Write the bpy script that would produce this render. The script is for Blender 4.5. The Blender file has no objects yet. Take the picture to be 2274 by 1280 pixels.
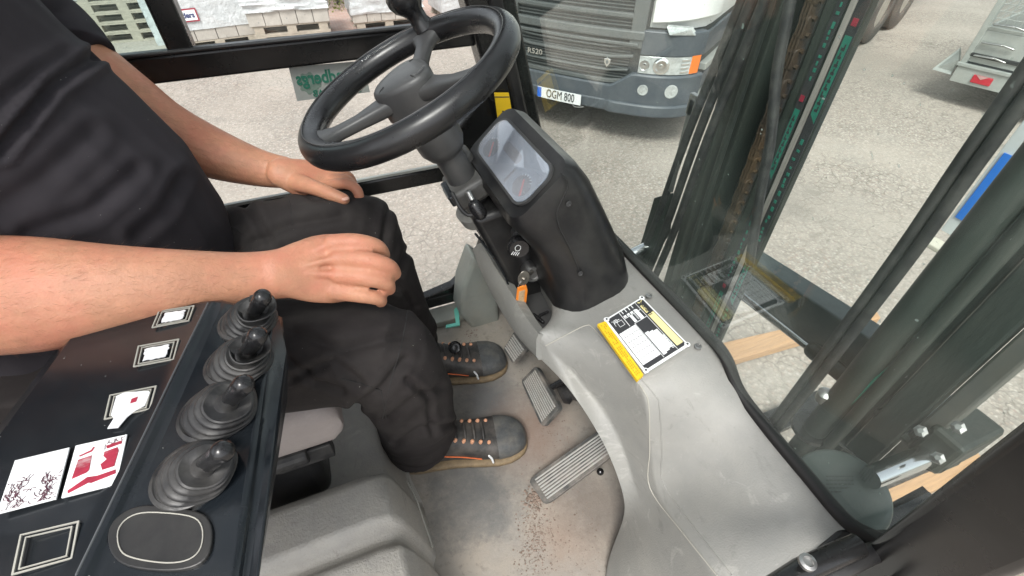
import bpy, bmesh, math, random
from mathutils import Vector, Matrix, noise
random.seed(7)
S = bpy.context.scene
COL = S.collection
R_ = math.radians
V = Vector

# ------------------------------------------------------------------ camera, light, exposure
CAM = V((0, 0, 2.1)); FPX = 1050.0; PIT = R_(42.9); YAW = R_(21.9)
fh = V((math.sin(YAW), math.cos(YAW), 0)); UPV = V((0, 0, 1))
FW = fh*math.cos(PIT) - UPV*math.sin(PIT)
RT = V((math.cos(YAW), -math.sin(YAW), 0)); UP = RT.cross(FW)
cd = bpy.data.cameras.new('camera'); cam = bpy.data.objects.new('camera', cd); COL.objects.link(cam)
cd.sensor_width = 36; cd.lens = 36*FPX/2274; cd.clip_start = 0.02; cd.clip_end = 2000
mw = Matrix((RT, UP, -FW)).transposed().to_4x4(); mw.translation = CAM
cam.matrix_world = mw; S.camera = cam
S.render.resolution_x = 1024; S.render.resolution_y = 576

w = bpy.data.worlds.new('World'); S.world = w; w.use_nodes = True
nt = w.node_tree; nt.nodes.clear()
sk = nt.nodes.new('ShaderNodeTexSky'); sk.sky_type = 'NISHITA'; sk.sun_disc = False
SUN_EL, SUN_AZ = 56, 215      # degrees; azimuth clockwise from +Y
sk.sun_elevation = R_(SUN_EL); sk.sun_rotation = R_(SUN_AZ); sk.dust_density = 3; sk.air_density = 1.0
hs = nt.nodes.new('ShaderNodeHueSaturation'); hs.inputs['Saturation'].default_value = 0.22
bg = nt.nodes.new('ShaderNodeBackground'); bg.inputs['Strength'].default_value = 0.15
wo = nt.nodes.new('ShaderNodeOutputWorld')
nt.links.new(sk.outputs[0], hs.inputs['Color']); nt.links.new(hs.outputs[0], bg.inputs[0]); nt.links.new(bg.outputs[0], wo.inputs[0])
sl = bpy.data.lights.new('sun', 'SUN'); sl.energy = 1.6; sl.angle = R_(16); sl.color = (1, .965, .92)
so = bpy.data.objects.new('sun', sl); COL.objects.link(so)
sd = V((math.sin(R_(SUN_AZ))*math.cos(R_(SUN_EL)), math.cos(R_(SUN_AZ))*math.cos(R_(SUN_EL)), math.sin(R_(SUN_EL))))
so.rotation_euler = sd.to_track_quat('Z', 'Y').to_euler(); so.location = (0, 0, 20)
S.view_settings.view_transform = 'Standard'; S.view_settings.look = 'None'
S.view_settings.exposure = 1.1; S.view_settings.gamma = 1
GZ = -0.3       # level of the yard; the cab floor of the forklift is at 1.05

# ------------------------------------------------------------------ geometry helpers
def P(x, y, X=None, Y=None, Z=None, D=None):
    d = FW + RT*((x-1137)/FPX) - UP*((y-640)/FPX)
    if D is not None: t = D
    elif X is not None: t = (X-CAM.x)/d.x
    elif Y is not None: t = (Y-CAM.y)/d.y
    else: t = (Z-CAM.z)/d.z
    return CAM + d*t

def tag(o, label=None, cat=None, group=None, kind=None):
    if label: o['label'] = label
    if cat: o['category'] = cat
    if group: o['group'] = group
    if kind: o['kind'] = kind
    return o
def empty(name, loc, label, cat, group=None):
    o = bpy.data.objects.new(name, None); COL.objects.link(o); o.location = loc; o.empty_display_size = .1
    return tag(o, label, cat, group)
def root_of(o):
    while o.parent: o = o.parent
    return o
def origin(o): return V(root_of(o).location)

def link(name, me, m, parent=None, smooth=None, bevel=0, sub=0, solid=0, seg=2, label=None):
    if m is not None:
        me.materials.clear(); me.materials.append(m)
    o = bpy.data.objects.new(name, me); COL.objects.link(o)
    if smooth is not None:
        me.shade_smooth()
        if smooth < 180: me.set_sharp_from_angle(angle=R_(smooth))
    if parent:
        o.parent = parent
        if parent.type == 'EMPTY': o.matrix_parent_inverse = Matrix.Translation(-V(parent.location))
    if solid:
        md = o.modifiers.new('solid', 'SOLIDIFY'); md.thickness = abs(solid); md.offset = -1 if solid > 0 else 1
    if bevel:
        md = o.modifiers.new('bevel', 'BEVEL'); md.width = bevel; md.segments = seg; md.limit_method = 'ANGLE'; md.angle_limit = R_(35)
    if sub:
        md = o.modifiers.new('sub', 'SUBSURF'); md.levels = sub; md.render_levels = sub
    if label: o['label'] = label
    return o

class MB:
    def __init__(s): s.v = []; s.f = []
    def add(s, vs, fs):
        n = len(s.v); s.v += [tuple(v) for v in vs]; s.f += [tuple(i+n for i in f) for f in fs]; return s
    def box(s, c, d, rot=None):
        M = rot or Matrix.Identity(3); c = V(c); h = V(d)/2
        vs = [c + M @ V((x*h.x, y*h.y, z*h.z)) for x in (-1, 1) for y in (-1, 1) for z in (-1, 1)]
        return s.add(vs, [(0,1,3,2),(4,6,7,5),(0,4,5,1),(2,3,7,6),(0,2,6,4),(1,5,7,3)])
    def b2(s, a, b):
        a = V(a); b = V(b); return s.box((a+b)/2, [abs(b[i]-a[i]) for i in range(3)])
    def prism(s, poly, vec):
        n = len(poly); vec = V(vec); vs = [V(p) for p in poly] + [V(p)+vec for p in poly]
        return s.add(vs, [tuple(range(n-1, -1, -1)), tuple(range(n, 2*n))] + [(i, (i+1) % n, (i+1) % n+n, i+n) for i in range(n)])
    def loft(s, rings, closed=True, caps=True):
        n = len(rings[0]); vs = [p for r in rings for p in r]; fs = []
        for k in range(len(rings)-1):
            for i in range(n if closed else n-1):
                j = (i+1) % n; fs.append((k*n+i, k*n+j, (k+1)*n+j, (k+1)*n+i))
        if caps and closed:
            fs.append(tuple(range(n-1, -1, -1))); fs.append(tuple((len(rings)-1)*n+i for i in range(n)))
        return s.add(vs, fs)
    def tube(s, pts, rad, seg=12, flat=1.0, up=None, closed=False, cap='round', cr=0):
        pts = [V(p) for p in pts]
        if not hasattr(rad, '__len__'): rad = [rad]*len(pts)
        if not hasattr(flat, '__len__'): flat = [flat]*len(pts)
        if cr: pts, rad, flat = catmull(pts, rad, flat, cr, closed)
        n = len(pts); rings = []
        T = []
        for i in range(n):
            a = pts[(i-1) % n] if (closed or i > 0) else pts[0]; b = pts[(i+1) % n] if (closed or i < n-1) else pts[-1]
            T.append((b-a).normalized())
        u = V(up) if up else (V((0, 0, 1)) if abs(T[0].z) < .9 else V((1, 0, 0)))
        N = (u - T[0]*u.dot(T[0])).normalized()
        for i in range(n):
            if up: N = (V(up) - T[i]*V(up).dot(T[i])).normalized()
            else: N = (N - T[i]*N.dot(T[i])).normalized()
            B = T[i].cross(N)
            rings.append([pts[i] + (N*math.sin(a)*flat[i] + B*math.cos(a))*rad[i] for a in [2*math.pi*k/seg for k in range(seg)]])
        if closed: rings.append(rings[0]); return s.loft(rings, caps=False)
        if cap == 'round':
            def capr(i, sg):
                out = []
                for q in (.45, .75, .93):
                    out.append([pts[i] + T[i]*sg*rad[i]*q*min(1, flat[i]+.3) + (p-pts[i])*math.sqrt(1-q*q) for p in rings[i]])
                return out
            a = capr(0, -1); b = capr(n-1, 1)
            rings = a[::-1] + rings + b
        return s.loft(rings)
    def lathe(s, prof, c, axis, seg=32, xdir=None):
        c = V(c); A = V(axis).normalized(); N = V(xdir) if xdir else (V((1, 0, 0)) if abs(A.x) < .8 else V((0, 1, 0)))
        N = (N-A*N.dot(A)).normalized(); B = A.cross(N)
        return s.loft([[c + A*h + (N*math.cos(t)+B*math.sin(t))*max(r, 1e-4) for t in [2*math.pi*k/seg for k in range(seg)]] for r, h in prof])
    def ball(s, c, r, sc=(1, 1, 1), seg=20, rot=None):
        M = rot or Matrix.Identity(3); k = seg//2
        return s.loft([[V(c) + M @ V((r*sc[0]*math.sin(p)*math.cos(t), r*sc[1]*math.sin(p)*math.sin(t), r*sc[2]*math.cos(p)))
                        for t in [2*math.pi*i/seg for i in range(seg)]] for p in [math.pi*(j+.25)/(k+.5) for j in range(k+1)]])
    def me(s, name='mesh'):
        m = bpy.data.meshes.new(name); m.from_pydata(s.v, [], s.f); m.validate()
        bm = bmesh.new(); bm.from_mesh(m); bmesh.ops.recalc_face_normals(bm, faces=bm.faces); bm.to_mesh(m); bm.free()
        return m
    def build(s, name, m, parent=None, **k): return link(name, s.me(name), m, parent, **k)

def catmull(pts, rad, flat, k, closed=False):
    n = len(pts); op = []; orr = []; of = []
    g = lambda L, i: L[i % n] if closed else L[max(0, min(n-1, i))]
    for i in range(n if closed else n-1):
        for j in range(k):
            t = j/k
            def c(L):
                a, b, c_, d = g(L, i-1), g(L, i), g(L, i+1), g(L, i+2)
                return (b*2 + (c_-a)*t + (a*2-b*5+c_*4-d)*t*t + (b*3-a-c_*3+d)*t**3)*.5
            op.append(c(pts)); orr.append(c(rad)); of.append(c(flat))
    if not closed: op.append(pts[-1]); orr.append(rad[-1]); of.append(flat[-1])
    return op, orr, of
def spline(pts, k=6, closed=False): return catmull([V(p) for p in pts], [1.]*len(pts), [1.]*len(pts), k, closed)[0]

def frame(o, x, y):
    x = V(x).normalized(); z = x.cross(V(y)).normalized(); y = z.cross(x)
    M = Matrix((x, y, z)).transposed().to_4x4(); M.translation = V(o); return M
def text(name, s, size, m, parent, M, sx=1.0, align='CENTER', ext=.0004, bold=0, label=None):
    cu = bpy.data.curves.new('t', 'FONT'); cu.body = s; cu.size = size; cu.align_x = align; cu.align_y = 'CENTER'; cu.extrude = ext
    cu.offset = bold; cu.resolution_u = 3
    o = bpy.data.objects.new('t', cu); COL.objects.link(o)
    dg = bpy.context.evaluated_depsgraph_get(); me = bpy.data.meshes.new_from_object(o.evaluated_get(dg))
    bpy.data.objects.remove(o); bpy.data.curves.remove(cu)
    me.transform(M @ Matrix.Diagonal((sx, 1, 1, 1)))
    return link(name, me, m, parent, label=label)
def bake(mb, voxel, smooth=4, fac=.5):
    """one continuous skin over all the pieces: voxel remesh, then smoothing"""
    me = mb.me('bake'); o = bpy.data.objects.new('bake', me); COL.objects.link(o)
    md = o.modifiers.new('r', 'REMESH'); md.mode = 'VOXEL'; md.voxel_size = voxel; md.adaptivity = 0
    if smooth:
        ms = o.modifiers.new('s', 'SMOOTH'); ms.iterations = smooth; ms.factor = fac
    dg = bpy.context.evaluated_depsgraph_get(); dg.update()
    out = bpy.data.meshes.new_from_object(o.evaluated_get(dg)); bpy.data.objects.remove(o); bpy.data.meshes.remove(me)
    return out
def displace(me, fn):
    me.update()
    nn = [v.normal.copy() for v in me.vertices]
    for v, n in zip(me.vertices, nn):
        v.co += n*fn(v.co, n)
    me.update()
from mathutils.bvhtree import BVHTree
def bvh(o):
    dg = bpy.context.evaluated_depsgraph_get(); dg.update(); return BVHTree.FromObject(o, dg)
def on(tree, px, py, off=0.0):
    d = (FW + RT*((px-1137)/FPX) - UP*((py-640)/FPX)).normalized(); h = tree.ray_cast(CAM, d)
    if h[0] is None: return None
    n = h[1] if h[1].dot(d) < 0 else -h[1]
    return h[0]+n*off
def online(tree, pts, off=0.0, k=6):
    out = [on(tree, p.x, p.y, off) for p in spline([V((x, y, 0)) for x, y in pts], k)]
    return [p for p in out if p is not None]
def rrect(cx, cy, hx, hy, r, k=5):
    out = []
    for sx, sy, a0 in ((1, 1, 0), (-1, 1, 90), (-1, -1, 180), (1, -1, 270)):
        for j in range(k+1):
            a = R_(a0 + 90*j/k); out.append((cx+sx*(hx-r)+r*math.cos(a), cy+sy*(hy-r)+r*math.sin(a)))
    return out

# ------------------------------------------------------------------ materials
def mat(name, col, rough=.5, metal=0, var=0, vs=6, bump=0, bs=200, dust=None, da=.5, ds=5, spec=.5, coat=0, sss=0, stretch=None, speck=0, rv=0, scuff=None):
    m = bpy.data.materials.new(name); m.use_nodes = True; n = m.node_tree.nodes; L = m.node_tree.links
    b = n['Principled BSDF']; b.inputs['Base Color'].default_value = (*col, 1); b.inputs['Roughness'].default_value = rough
    b.inputs['Metallic'].default_value = metal; b.inputs['Specular IOR Level'].default_value = spec; b.inputs['Coat Weight'].default_value = coat
    if sss:
        b.inputs['Subsurface Weight'].default_value = sss; b.inputs['Subsurface Radius'].default_value = (.012, .004, .002); b.inputs['Subsurface Scale'].default_value = 1
    tc = n.new('ShaderNodeTexCoord'); mp = n.new('ShaderNodeMapping'); L.new(tc.outputs['Object'], mp.inputs[0])
    if stretch: mp.inputs['Scale'].default_value = stretch
    def nz(scale, det=4, ro=.6):
        t = n.new('ShaderNodeTexNoise'); t.inputs['Scale'].default_value = scale; t.inputs['Detail'].default_value = det; t.inputs['Roughness'].default_value = ro
        L.new(mp.outputs[0], t.inputs['Vector']); return t
    def ramp(src, a, b_, c0=0, c1=1):
        r = n.new('ShaderNodeMapRange'); r.inputs[1].default_value = a; r.inputs[2].default_value = b_; r.inputs[3].default_value = c0; r.inputs[4].default_value = c1
        L.new(src, r.inputs[0]); return r.outputs[0]
    cur = None
    def mix(fac, c2, c1=None):
        nonlocal cur
        x = n.new('ShaderNodeMix'); x.data_type = 'RGBA'
        if cur is None: x.inputs[6].default_value = (*col, 1)
        else: L.new(cur, x.inputs[6])
        x.inputs[7].default_value = (*c2, 1); L.new(fac, x.inputs[0]); cur = x.outputs[2]
    if var:
        t = nz(vs, 5)
        mix(ramp(t.outputs[0], .35, .65), tuple(c*(1-var) for c in col))
        t2 = nz(vs*3.7, 4); mix(ramp(t2.outputs[0], .5, .75, 0, .5), tuple(min(1, c*(1+var)) for c in col))
    if dust:
        t = nz(ds, 6, .65); mix(ramp(t.outputs[0], .42, .72, 0, da), dust)
    if scuff:
        for k_, (c_, sc_, a_) in enumerate(((scuff[0], 17, .55), (scuff[1], 29, .45))):
            t = n.new('ShaderNodeTexNoise'); t.inputs['Scale'].default_value = sc_; t.inputs['Detail'].default_value = 9; t.inputs['Roughness'].default_value = .72; t.inputs['Distortion'].default_value = 1.6
            m3 = n.new('ShaderNodeMapping'); m3.inputs['Scale'].default_value = (1, .35, 1) if k_ else (.4, 1, 1); m3.inputs['Rotation'].default_value = (0, 0, .5+k_); L.new(tc.outputs['Object'], m3.inputs[0]); L.new(m3.outputs[0], t.inputs['Vector'])
            mix(ramp(t.outputs[0], .585, .66, 0, a_), c_)
    if speck:
        t = nz(260, 1); mix(ramp(t.outputs[0], .80-.01*speck, .83-.01*speck, 0, .8), (.30, .30, .28))
    if cur: L.new(cur, b.inputs['Base Color'])
    if rv:
        t = nz(vs*2, 5); L.new(ramp(t.outputs[0], .3, .7, max(.02, rough-rv), min(1, rough+rv)), b.inputs['Roughness'])
    if bump:
        t = nz(bs, 3, .6); bp = n.new('ShaderNodeBump'); bp.inputs['Strength'].default_value = bump; bp.inputs['Distance'].default_value = .3/bs
        L.new(t.outputs[0], bp.inputs['Height']); L.new(bp.outputs[0], b.inputs['Normal'])
    return m
def glass_mat(name, tint, dust=.03, dcol=(.5, .55, .52), ior=1.45, smudge=0, speck=.55):
    m = bpy.data.materials.new(name); m.use_nodes = True; n = m.node_tree.nodes; L = m.node_tree.links; n.clear()
    out = n.new('ShaderNodeOutputMaterial'); tr = n.new('ShaderNodeBsdfTransparent'); tr.inputs[0].default_value = (*tint, 1)
    gl = n.new('ShaderNodeBsdfGlossy'); gl.inputs['Roughness'].default_value = .01
    fr = n.new('ShaderNodeFresnel'); ge = n.new('ShaderNodeNewGeometry'); im = n.new('ShaderNodeMapRange')
    im.inputs[3].default_value = ior; im.inputs[4].default_value = 1/ior; L.new(ge.outputs['Backfacing'], im.inputs[0]); L.new(im.outputs[0], fr.inputs[0])
    mx = n.new('ShaderNodeMixShader'); L.new(fr.outputs[0], mx.inputs[0]); L.new(tr.outputs[0], mx.inputs[1]); L.new(gl.outputs[0], mx.inputs[2])
    df = n.new('ShaderNodeBsdfDiffuse'); df.inputs[0].default_value = (*dcol, 1)
    m2 = n.new('ShaderNodeMixShader')
    tc = n.new('ShaderNodeTexCoord'); t = n.new('ShaderNodeTexNoise'); t.inputs['Scale'].default_value = 6; t.inputs['Detail'].default_value = 6
    L.new(tc.outputs['Object'], t.inputs['Vector'])
    r = n.new('ShaderNodeMapRange'); r.inputs[1].default_value = .35; r.inputs[2].default_value = .75; r.inputs[3].default_value = dust*.6; r.inputs[4].default_value = dust*1.5+smudge
    L.new(t.outputs[0], r.inputs[0])
    t2 = n.new('ShaderNodeTexNoise'); t2.inputs['Scale'].default_value = 130; t2.inputs['Detail'].default_value = 1; L.new(tc.outputs['Object'], t2.inputs['Vector'])
    r2 = n.new('ShaderNodeMapRange'); r2.inputs[1].default_value = .77; r2.inputs[2].default_value = .82; r2.inputs[4].default_value = speck; L.new(t2.outputs[0], r2.inputs[0])
    mxx = n.new('ShaderNodeMath'); mxx.operation = 'MAXIMUM'; L.new(r.outputs[0], mxx.inputs[0]); L.new(r2.outputs[0], mxx.inputs[1])
    L.new(mxx.outputs[0], m2.inputs[0]); L.new(mx.outputs[0], m2.inputs[1]); L.new(df.outputs[0], m2.inputs[2]); L.new(m2.outputs[0], out.inputs[0])
    return m

M = {}
M['cowl'] = mat('grey_moulded_plastic', (.235, .236, .222), .52, var=.09, vs=5, bump=.9, bs=420, dust=(.33, .32, .285), da=.4, ds=7, rv=.08, scuff=((.34, .335, .31), (.16, .16, .15)), speck=.4)
M['hood'] = mat('grey_textured_plastic', (.37, .355, .325), .6, var=.14, vs=9, bump=1, bs=230, dust=(.43, .40, .35), da=.6, ds=16, scuff=((.46, .44, .40), (.20, .19, .175)))
M['blk'] = mat('black_plastic', (.013, .013, .014), .38, var=.3, vs=8, dust=(.07, .068, .062), da=.35, ds=14, bump=.15, bs=600, rv=.1)
M['blkgloss'] = mat('glossy_black_panel', (.010, .0128, .016), .20, var=.2, vs=8, dust=(.05, .05, .05), da=.25, ds=10, speck=1, rv=.06)
M['wheel'] = mat('worn_black_rim_plastic', (.014, .014, .015), .30, bump=.12, bs=900, var=.2, vs=10, rv=.08)
M['hub'] = mat('dark_grey_plastic', (.045, .045, .046), .42, bump=.25, bs=800, dust=(.10, .10, .095), da=.4, ds=12)
M['paint'] = mat('black_frame_paint', (.008, .008, .008), .25, var=.2, dust=(.035, .036, .037), da=.2, ds=10, rv=.08)
M['rubber'] = mat('black_rubber', (.018, .018, .019), .5, dust=(.12, .115, .105), da=.45, ds=30, bump=.2, bs=300, rv=.12)
M['knob'] = mat('shiny_black_knob', (.012, .012, .013), .25, dust=(.05, .05, .05), da=.3, ds=20)
M['mast'] = mat('greasy_mast_steel', (.022, .032, .028), .42, var=.4, vs=6, dust=(.085, .085, .07), da=.5, ds=5, bump=.3, bs=60, speck=1, stretch=(1, 1, .25), rv=.15)
M['rust'] = mat('rusty_greasy_steel', (.05, .035, .025), .5, var=.5, vs=12, bump=.5, bs=90, dust=(.10, .055, .02), da=.7, ds=9)
M['chrome'] = mat('chromed_rod', (.75, .77, .78), .12, 1, var=.1)
M['steel'] = mat('brushed_steel', (.42, .42, .41), .35, .9, var=.25, vs=30, bump=.1, bs=300)
M['white'] = mat('white_label', (.80, .82, .82), .4, var=.05, vs=30)
M['red'] = mat('faded_red_print', (.36, .025, .055), .5, var=.3, vs=60, scuff=((.5, .42, .42), (.22, .05, .07)))
M['worn'] = mat('rubbed_white_label', (.72, .73, .74), .45, scuff=((.30, .32, .36), (.12, .12, .14)))
M['yellow'] = mat('yellow_label', (.72, .47, .015), .45, var=.1, vs=30)
M['paleyellow'] = mat('pale_yellow_label', (.75, .68, .33), .45)
M['ink'] = mat('black_ink', (.035, .035, .038), .45)
M['seam'] = mat('light_worn_edge', (.34, .33, .29), .7)
M['green'] = mat('green_print', (.02, .20, .14), .5, var=.2, vs=60)
M['skin'] = mat('skin', (.52, .255, .155), .48, var=.16, vs=30, bump=.8, bs=330, sss=.12, dust=(.54, .185, .125), da=.7, ds=14, spec=.4)
M['nail'] = mat('fingernail', (.62, .36, .28), .3)
M['shirt'] = mat('charcoal_jersey', (.037, .033, .038), .9, var=.15, vs=10, bump=.4, bs=900, spec=.2, speck=.6)
M['pants'] = mat('dark_work_trousers', (.023, .0195, .0195), .85, var=.2, vs=9, bump=.5, bs=1100, dust=(.05, .046, .042), da=.35, ds=16, spec=.25, speck=.6, scuff=((.038, .034, .033), (.014, .012, .012)))
M['hair'] = mat('brown_hair', (.04, .025, .015), .6, bump=.5, bs=300)
M['shoe'] = mat('worn_dark_leather', (.035, .034, .033), .55, var=.3, vs=40, bump=.3, bs=400, dust=(.16, .14, .12), da=.55, ds=22)
M['toe'] = mat('scuffed_grey_toe_cap', (.075, .08, .082), .5, var=.35, vs=40, bump=.3, bs=500, dust=(.2, .18, .15), da=.5, ds=25)
M['sole'] = mat('tan_rubber_sole', (.22, .16, .09), .7, var=.3, vs=60, dust=(.08, .06, .04), da=.5, ds=40)
M['orange'] = mat('orange_fabric', (.75, .17, .05), .6, var=.2, vs=60)
M['peach'] = mat('faded_peach_webbing', (.62, .32, .19), .7, var=.2, vs=60)
M['seat'] = mat('worn_grey_vinyl', (.33, .295, .285), .6, var=.12, vs=12, bump=.8, bs=240, dust=(.36, .31, .28), da=.4, ds=9)
M['pedal'] = mat('worn_pedal_rubber', (.06, .062, .06), .55, var=.2, vs=30, dust=(.33, .29, .25), da=.6, ds=18, bump=.3, bs=400)
M['tape'] = mat('mint_green_tape', (.16, .55, .45), .5)
M['kick'] = mat('pale_grey_panel', (.27, .29, .265), .55, var=.12, vs=9, dust=(.33, .31, .26), da=.5, ds=10, bump=.3, bs=300)
M['wood'] = mat('raw_pine', (.52, .31, .165), .7, var=.2, vs=14, stretch=(.3, 5, 5), bump=.3, bs=60, dust=(.3, .2, .13), da=.4, ds=10)
M['gwood'] = mat('weathered_pallet_wood', (.42, .37, .30), .8, var=.25, vs=8, stretch=(1, 3, 3), bump=.3, bs=60, dust=(.26, .23, .19), da=.5, ds=6)
M['stone'] = mat('grey_paving_stone', (.43, .40, .36), .85, var=.15, vs=14, bump=.4, bs=90)
M['wrap'] = mat('white_stretch_film', (.58, .60, .61), .3, var=.18, vs=7, bump=1, bs=14, dust=(.42, .42, .42), da=.5, ds=5)
M['truckgrey'] = mat('slate_grey_bumper_plastic', (.068, .080, .094), .45, var=.1, vs=4, bump=.1, bs=300, dust=(.15, .16, .16), da=.35, ds=5)
M['grille'] = mat('dusty_grille', (.10, .11, .11), .5, var=.2, vs=8, dust=(.16, .16, .15), da=.4, ds=4)
M['mesh'] = mat('grille_mesh', (.045, .05, .05), .6, bump=1, bs=160, var=.4, vs=60)
M['truckwhite'] = mat('white_truck_paint', (.74, .75, .73), .3, var=.04, vs=3, coat=.5, dust=(.5, .48, .42), da=.25, ds=3)
M['lens'] = mat('clear_lamp_lens', (.62, .65, .64), .12, .35, var=.35, vs=16)
M['reflector'] = mat('silver_reflector', (.85, .86, .85), .12, 1)
M['amber'] = mat('amber_lens', (.85, .20, .03), .3)
M['tyre'] = mat('dusty_tyre', (.085, .078, .072), .8, var=.2, vs=8, bump=.5, bs=60, dust=(.20, .175, .15), da=.6, ds=4)
M['rim'] = mat('dusty_steel_rim', (.42, .39, .34), .6, .2, var=.2, vs=6, dust=(.22, .18, .14), da=.5, ds=5)
M['galv'] = mat('galvanised_steel', (.36, .38, .36), .5, .35, var=.15, vs=6, dust=(.45, .44, .4), da=.35, ds=4)
M['darkgap'] = mat('matt_near_black', (.02, .02, .02), .8)  # one near-black for seams, lamp recesses, chassis and trailer bed
M['redlens'] = mat('red_lamp_lens', (.42, .015, .03), .25)
M['blue'] = mat('blue_plate', (.02, .14, .62), .4)
M['bluep'] = mat('bright_blue_panel', (.02, .19, .70), .4, var=.05)
M['key'] = mat('nickel_key', (.55, .52, .46), .3, .9, var=.15, vs=60)
M['orangeplastic'] = mat('orange_key_tag', (.80, .24, .03), .35)
M['paper'] = mat('grey_paper_sign', (.30, .32, .30), .6, var=.05)
M['signgreen'] = mat('sign_green', (.015, .13, .085), .6)
M['leaf'] = mat('bush_leaves', (.16, .19, .025), .6, var=.4, vs=5)
M['dirt'] = mat('dry_crumbled_dirt', (.23, .175, .14), .95, var=.35, vs=50)
M['lamp'] = mat('grey_lamp_housing', (.10, .125, .115), .45, var=.1, vs=6)
M['needle'] = mat('red_needle', (.8, .04, .03), .5)
M['dial'] = mat('dial_face', (.22, .27, .31), .35, var=.2, vs=20)
M['glass'] = glass_mat('windscreen_glass', (.93, .97, .95), dust=.018, dcol=(.42, .52, .47), smudge=.03)
M['glassL'] = glass_mat('door_glass', (.97, .985, .98), dust=.012)
M['glassT'] = glass_mat('tinted_door_glass', (.86, .95, .93), dust=.04, dcol=(.5, .6, .58))

# floor of the cab: tan dust over a dark rubber mat, worn clean where the feet rest
def floor_mat():
    m = bpy.data.materials.new('dusty_cab_floor'); m.use_nodes = True; n = m.node_tree.nodes; L = m.node_tree.links; b = n['Principled BSDF']
    tc = n.new('ShaderNodeTexCoord')
    def nz(s, d=6, r=.65):
        t = n.new('ShaderNodeTexNoise'); t.inputs['Scale'].default_value = s; t.inputs['Detail'].default_value = d; t.inputs['Roughness'].default_value = r; L.new(tc.outputs['Object'], t.inputs['Vector']); return t.outputs[0]
    def mr(src, a, b_, c=0, d=1):
        r = n.new('ShaderNodeMapRange'); r.inputs[1].default_value = a; r.inputs[2].default_value = b_; r.inputs[3].default_value = c; r.inputs[4].default_value = d; L.new(src, r.inputs[0]); return r.outputs[0]
    def mix(f, a, c):
        x = n.new('ShaderNodeMix'); x.data_type = 'RGBA'
        for s, q in ((6, a), (7, c)):
            if isinstance(q, tuple): x.inputs[s].default_value = (*q, 1)
            else: L.new(q, x.inputs[s])
        L.new(f, x.inputs[0]); return x.outputs[2]
    base = mix(mr(nz(7), .35, .65), (.30, .265, .22), (.235, .225, .205))
    base = mix(mr(nz(60, 4), .55, .7, 0, .6), base, (.16, .14, .12))
    base = mix(mr(nz(26, 8, .8), .55, .68, 0, .5), base, (.36, .33, .29))
    def blob(c, r0, r1, base, colr, wob=.10, amt=1):
        sub = n.new('ShaderNodeVectorMath'); sub.operation = 'SUBTRACT'; L.new(tc.outputs['Object'], sub.inputs[0]); sub.inputs[1].default_value = c
        ln = n.new('ShaderNodeVectorMath'); ln.operation = 'LENGTH'; L.new(sub.outputs[0], ln.inputs[0])
        ad = n.new('ShaderNodeMath'); ad.operation = 'MULTIPLY_ADD'; L.new(nz(20, 8, .78), ad.inputs[0]); ad.inputs[1].default_value = wob*2; L.new(ln.outputs['Value'], ad.inputs[2])
        return mix(mr(ad.outputs[0], r0+wob, r1+wob, amt, 0), base, colr)
    z = 1.05
    base = blob((.115, .475, z), .0, .15, base, (.085, .09, .092), .12, .9)
    base = blob((.07, .44, z), .0, .10, base, (.125, .125, .12), .12, .8)
    base = blob((.20, .68, z), .03, .12, base, (.10, .105, .11), .07, .8)
    base = blob((.27, .55, z), .02, .14, base, (.20, .145, .115), .08, .9)
    base = blob((.24, .30, z), .0, .10, base, (.24, .18, .14), .09, .8)
    base = blob((.33, .33, z), .03, .10, base, (.13, .11, .095), .06, .7)
    L.new(base, b.inputs['Base Color']); b.inputs['Roughness'].default_value = .7
    bp = n.new('ShaderNodeBump'); bp.inputs['Strength'].default_value = .5; bp.inputs['Distance'].default_value = .002; L.new(nz(150, 5), bp.inputs['Height']); L.new(bp.outputs[0], b.inputs['Normal'])
    return m
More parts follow.
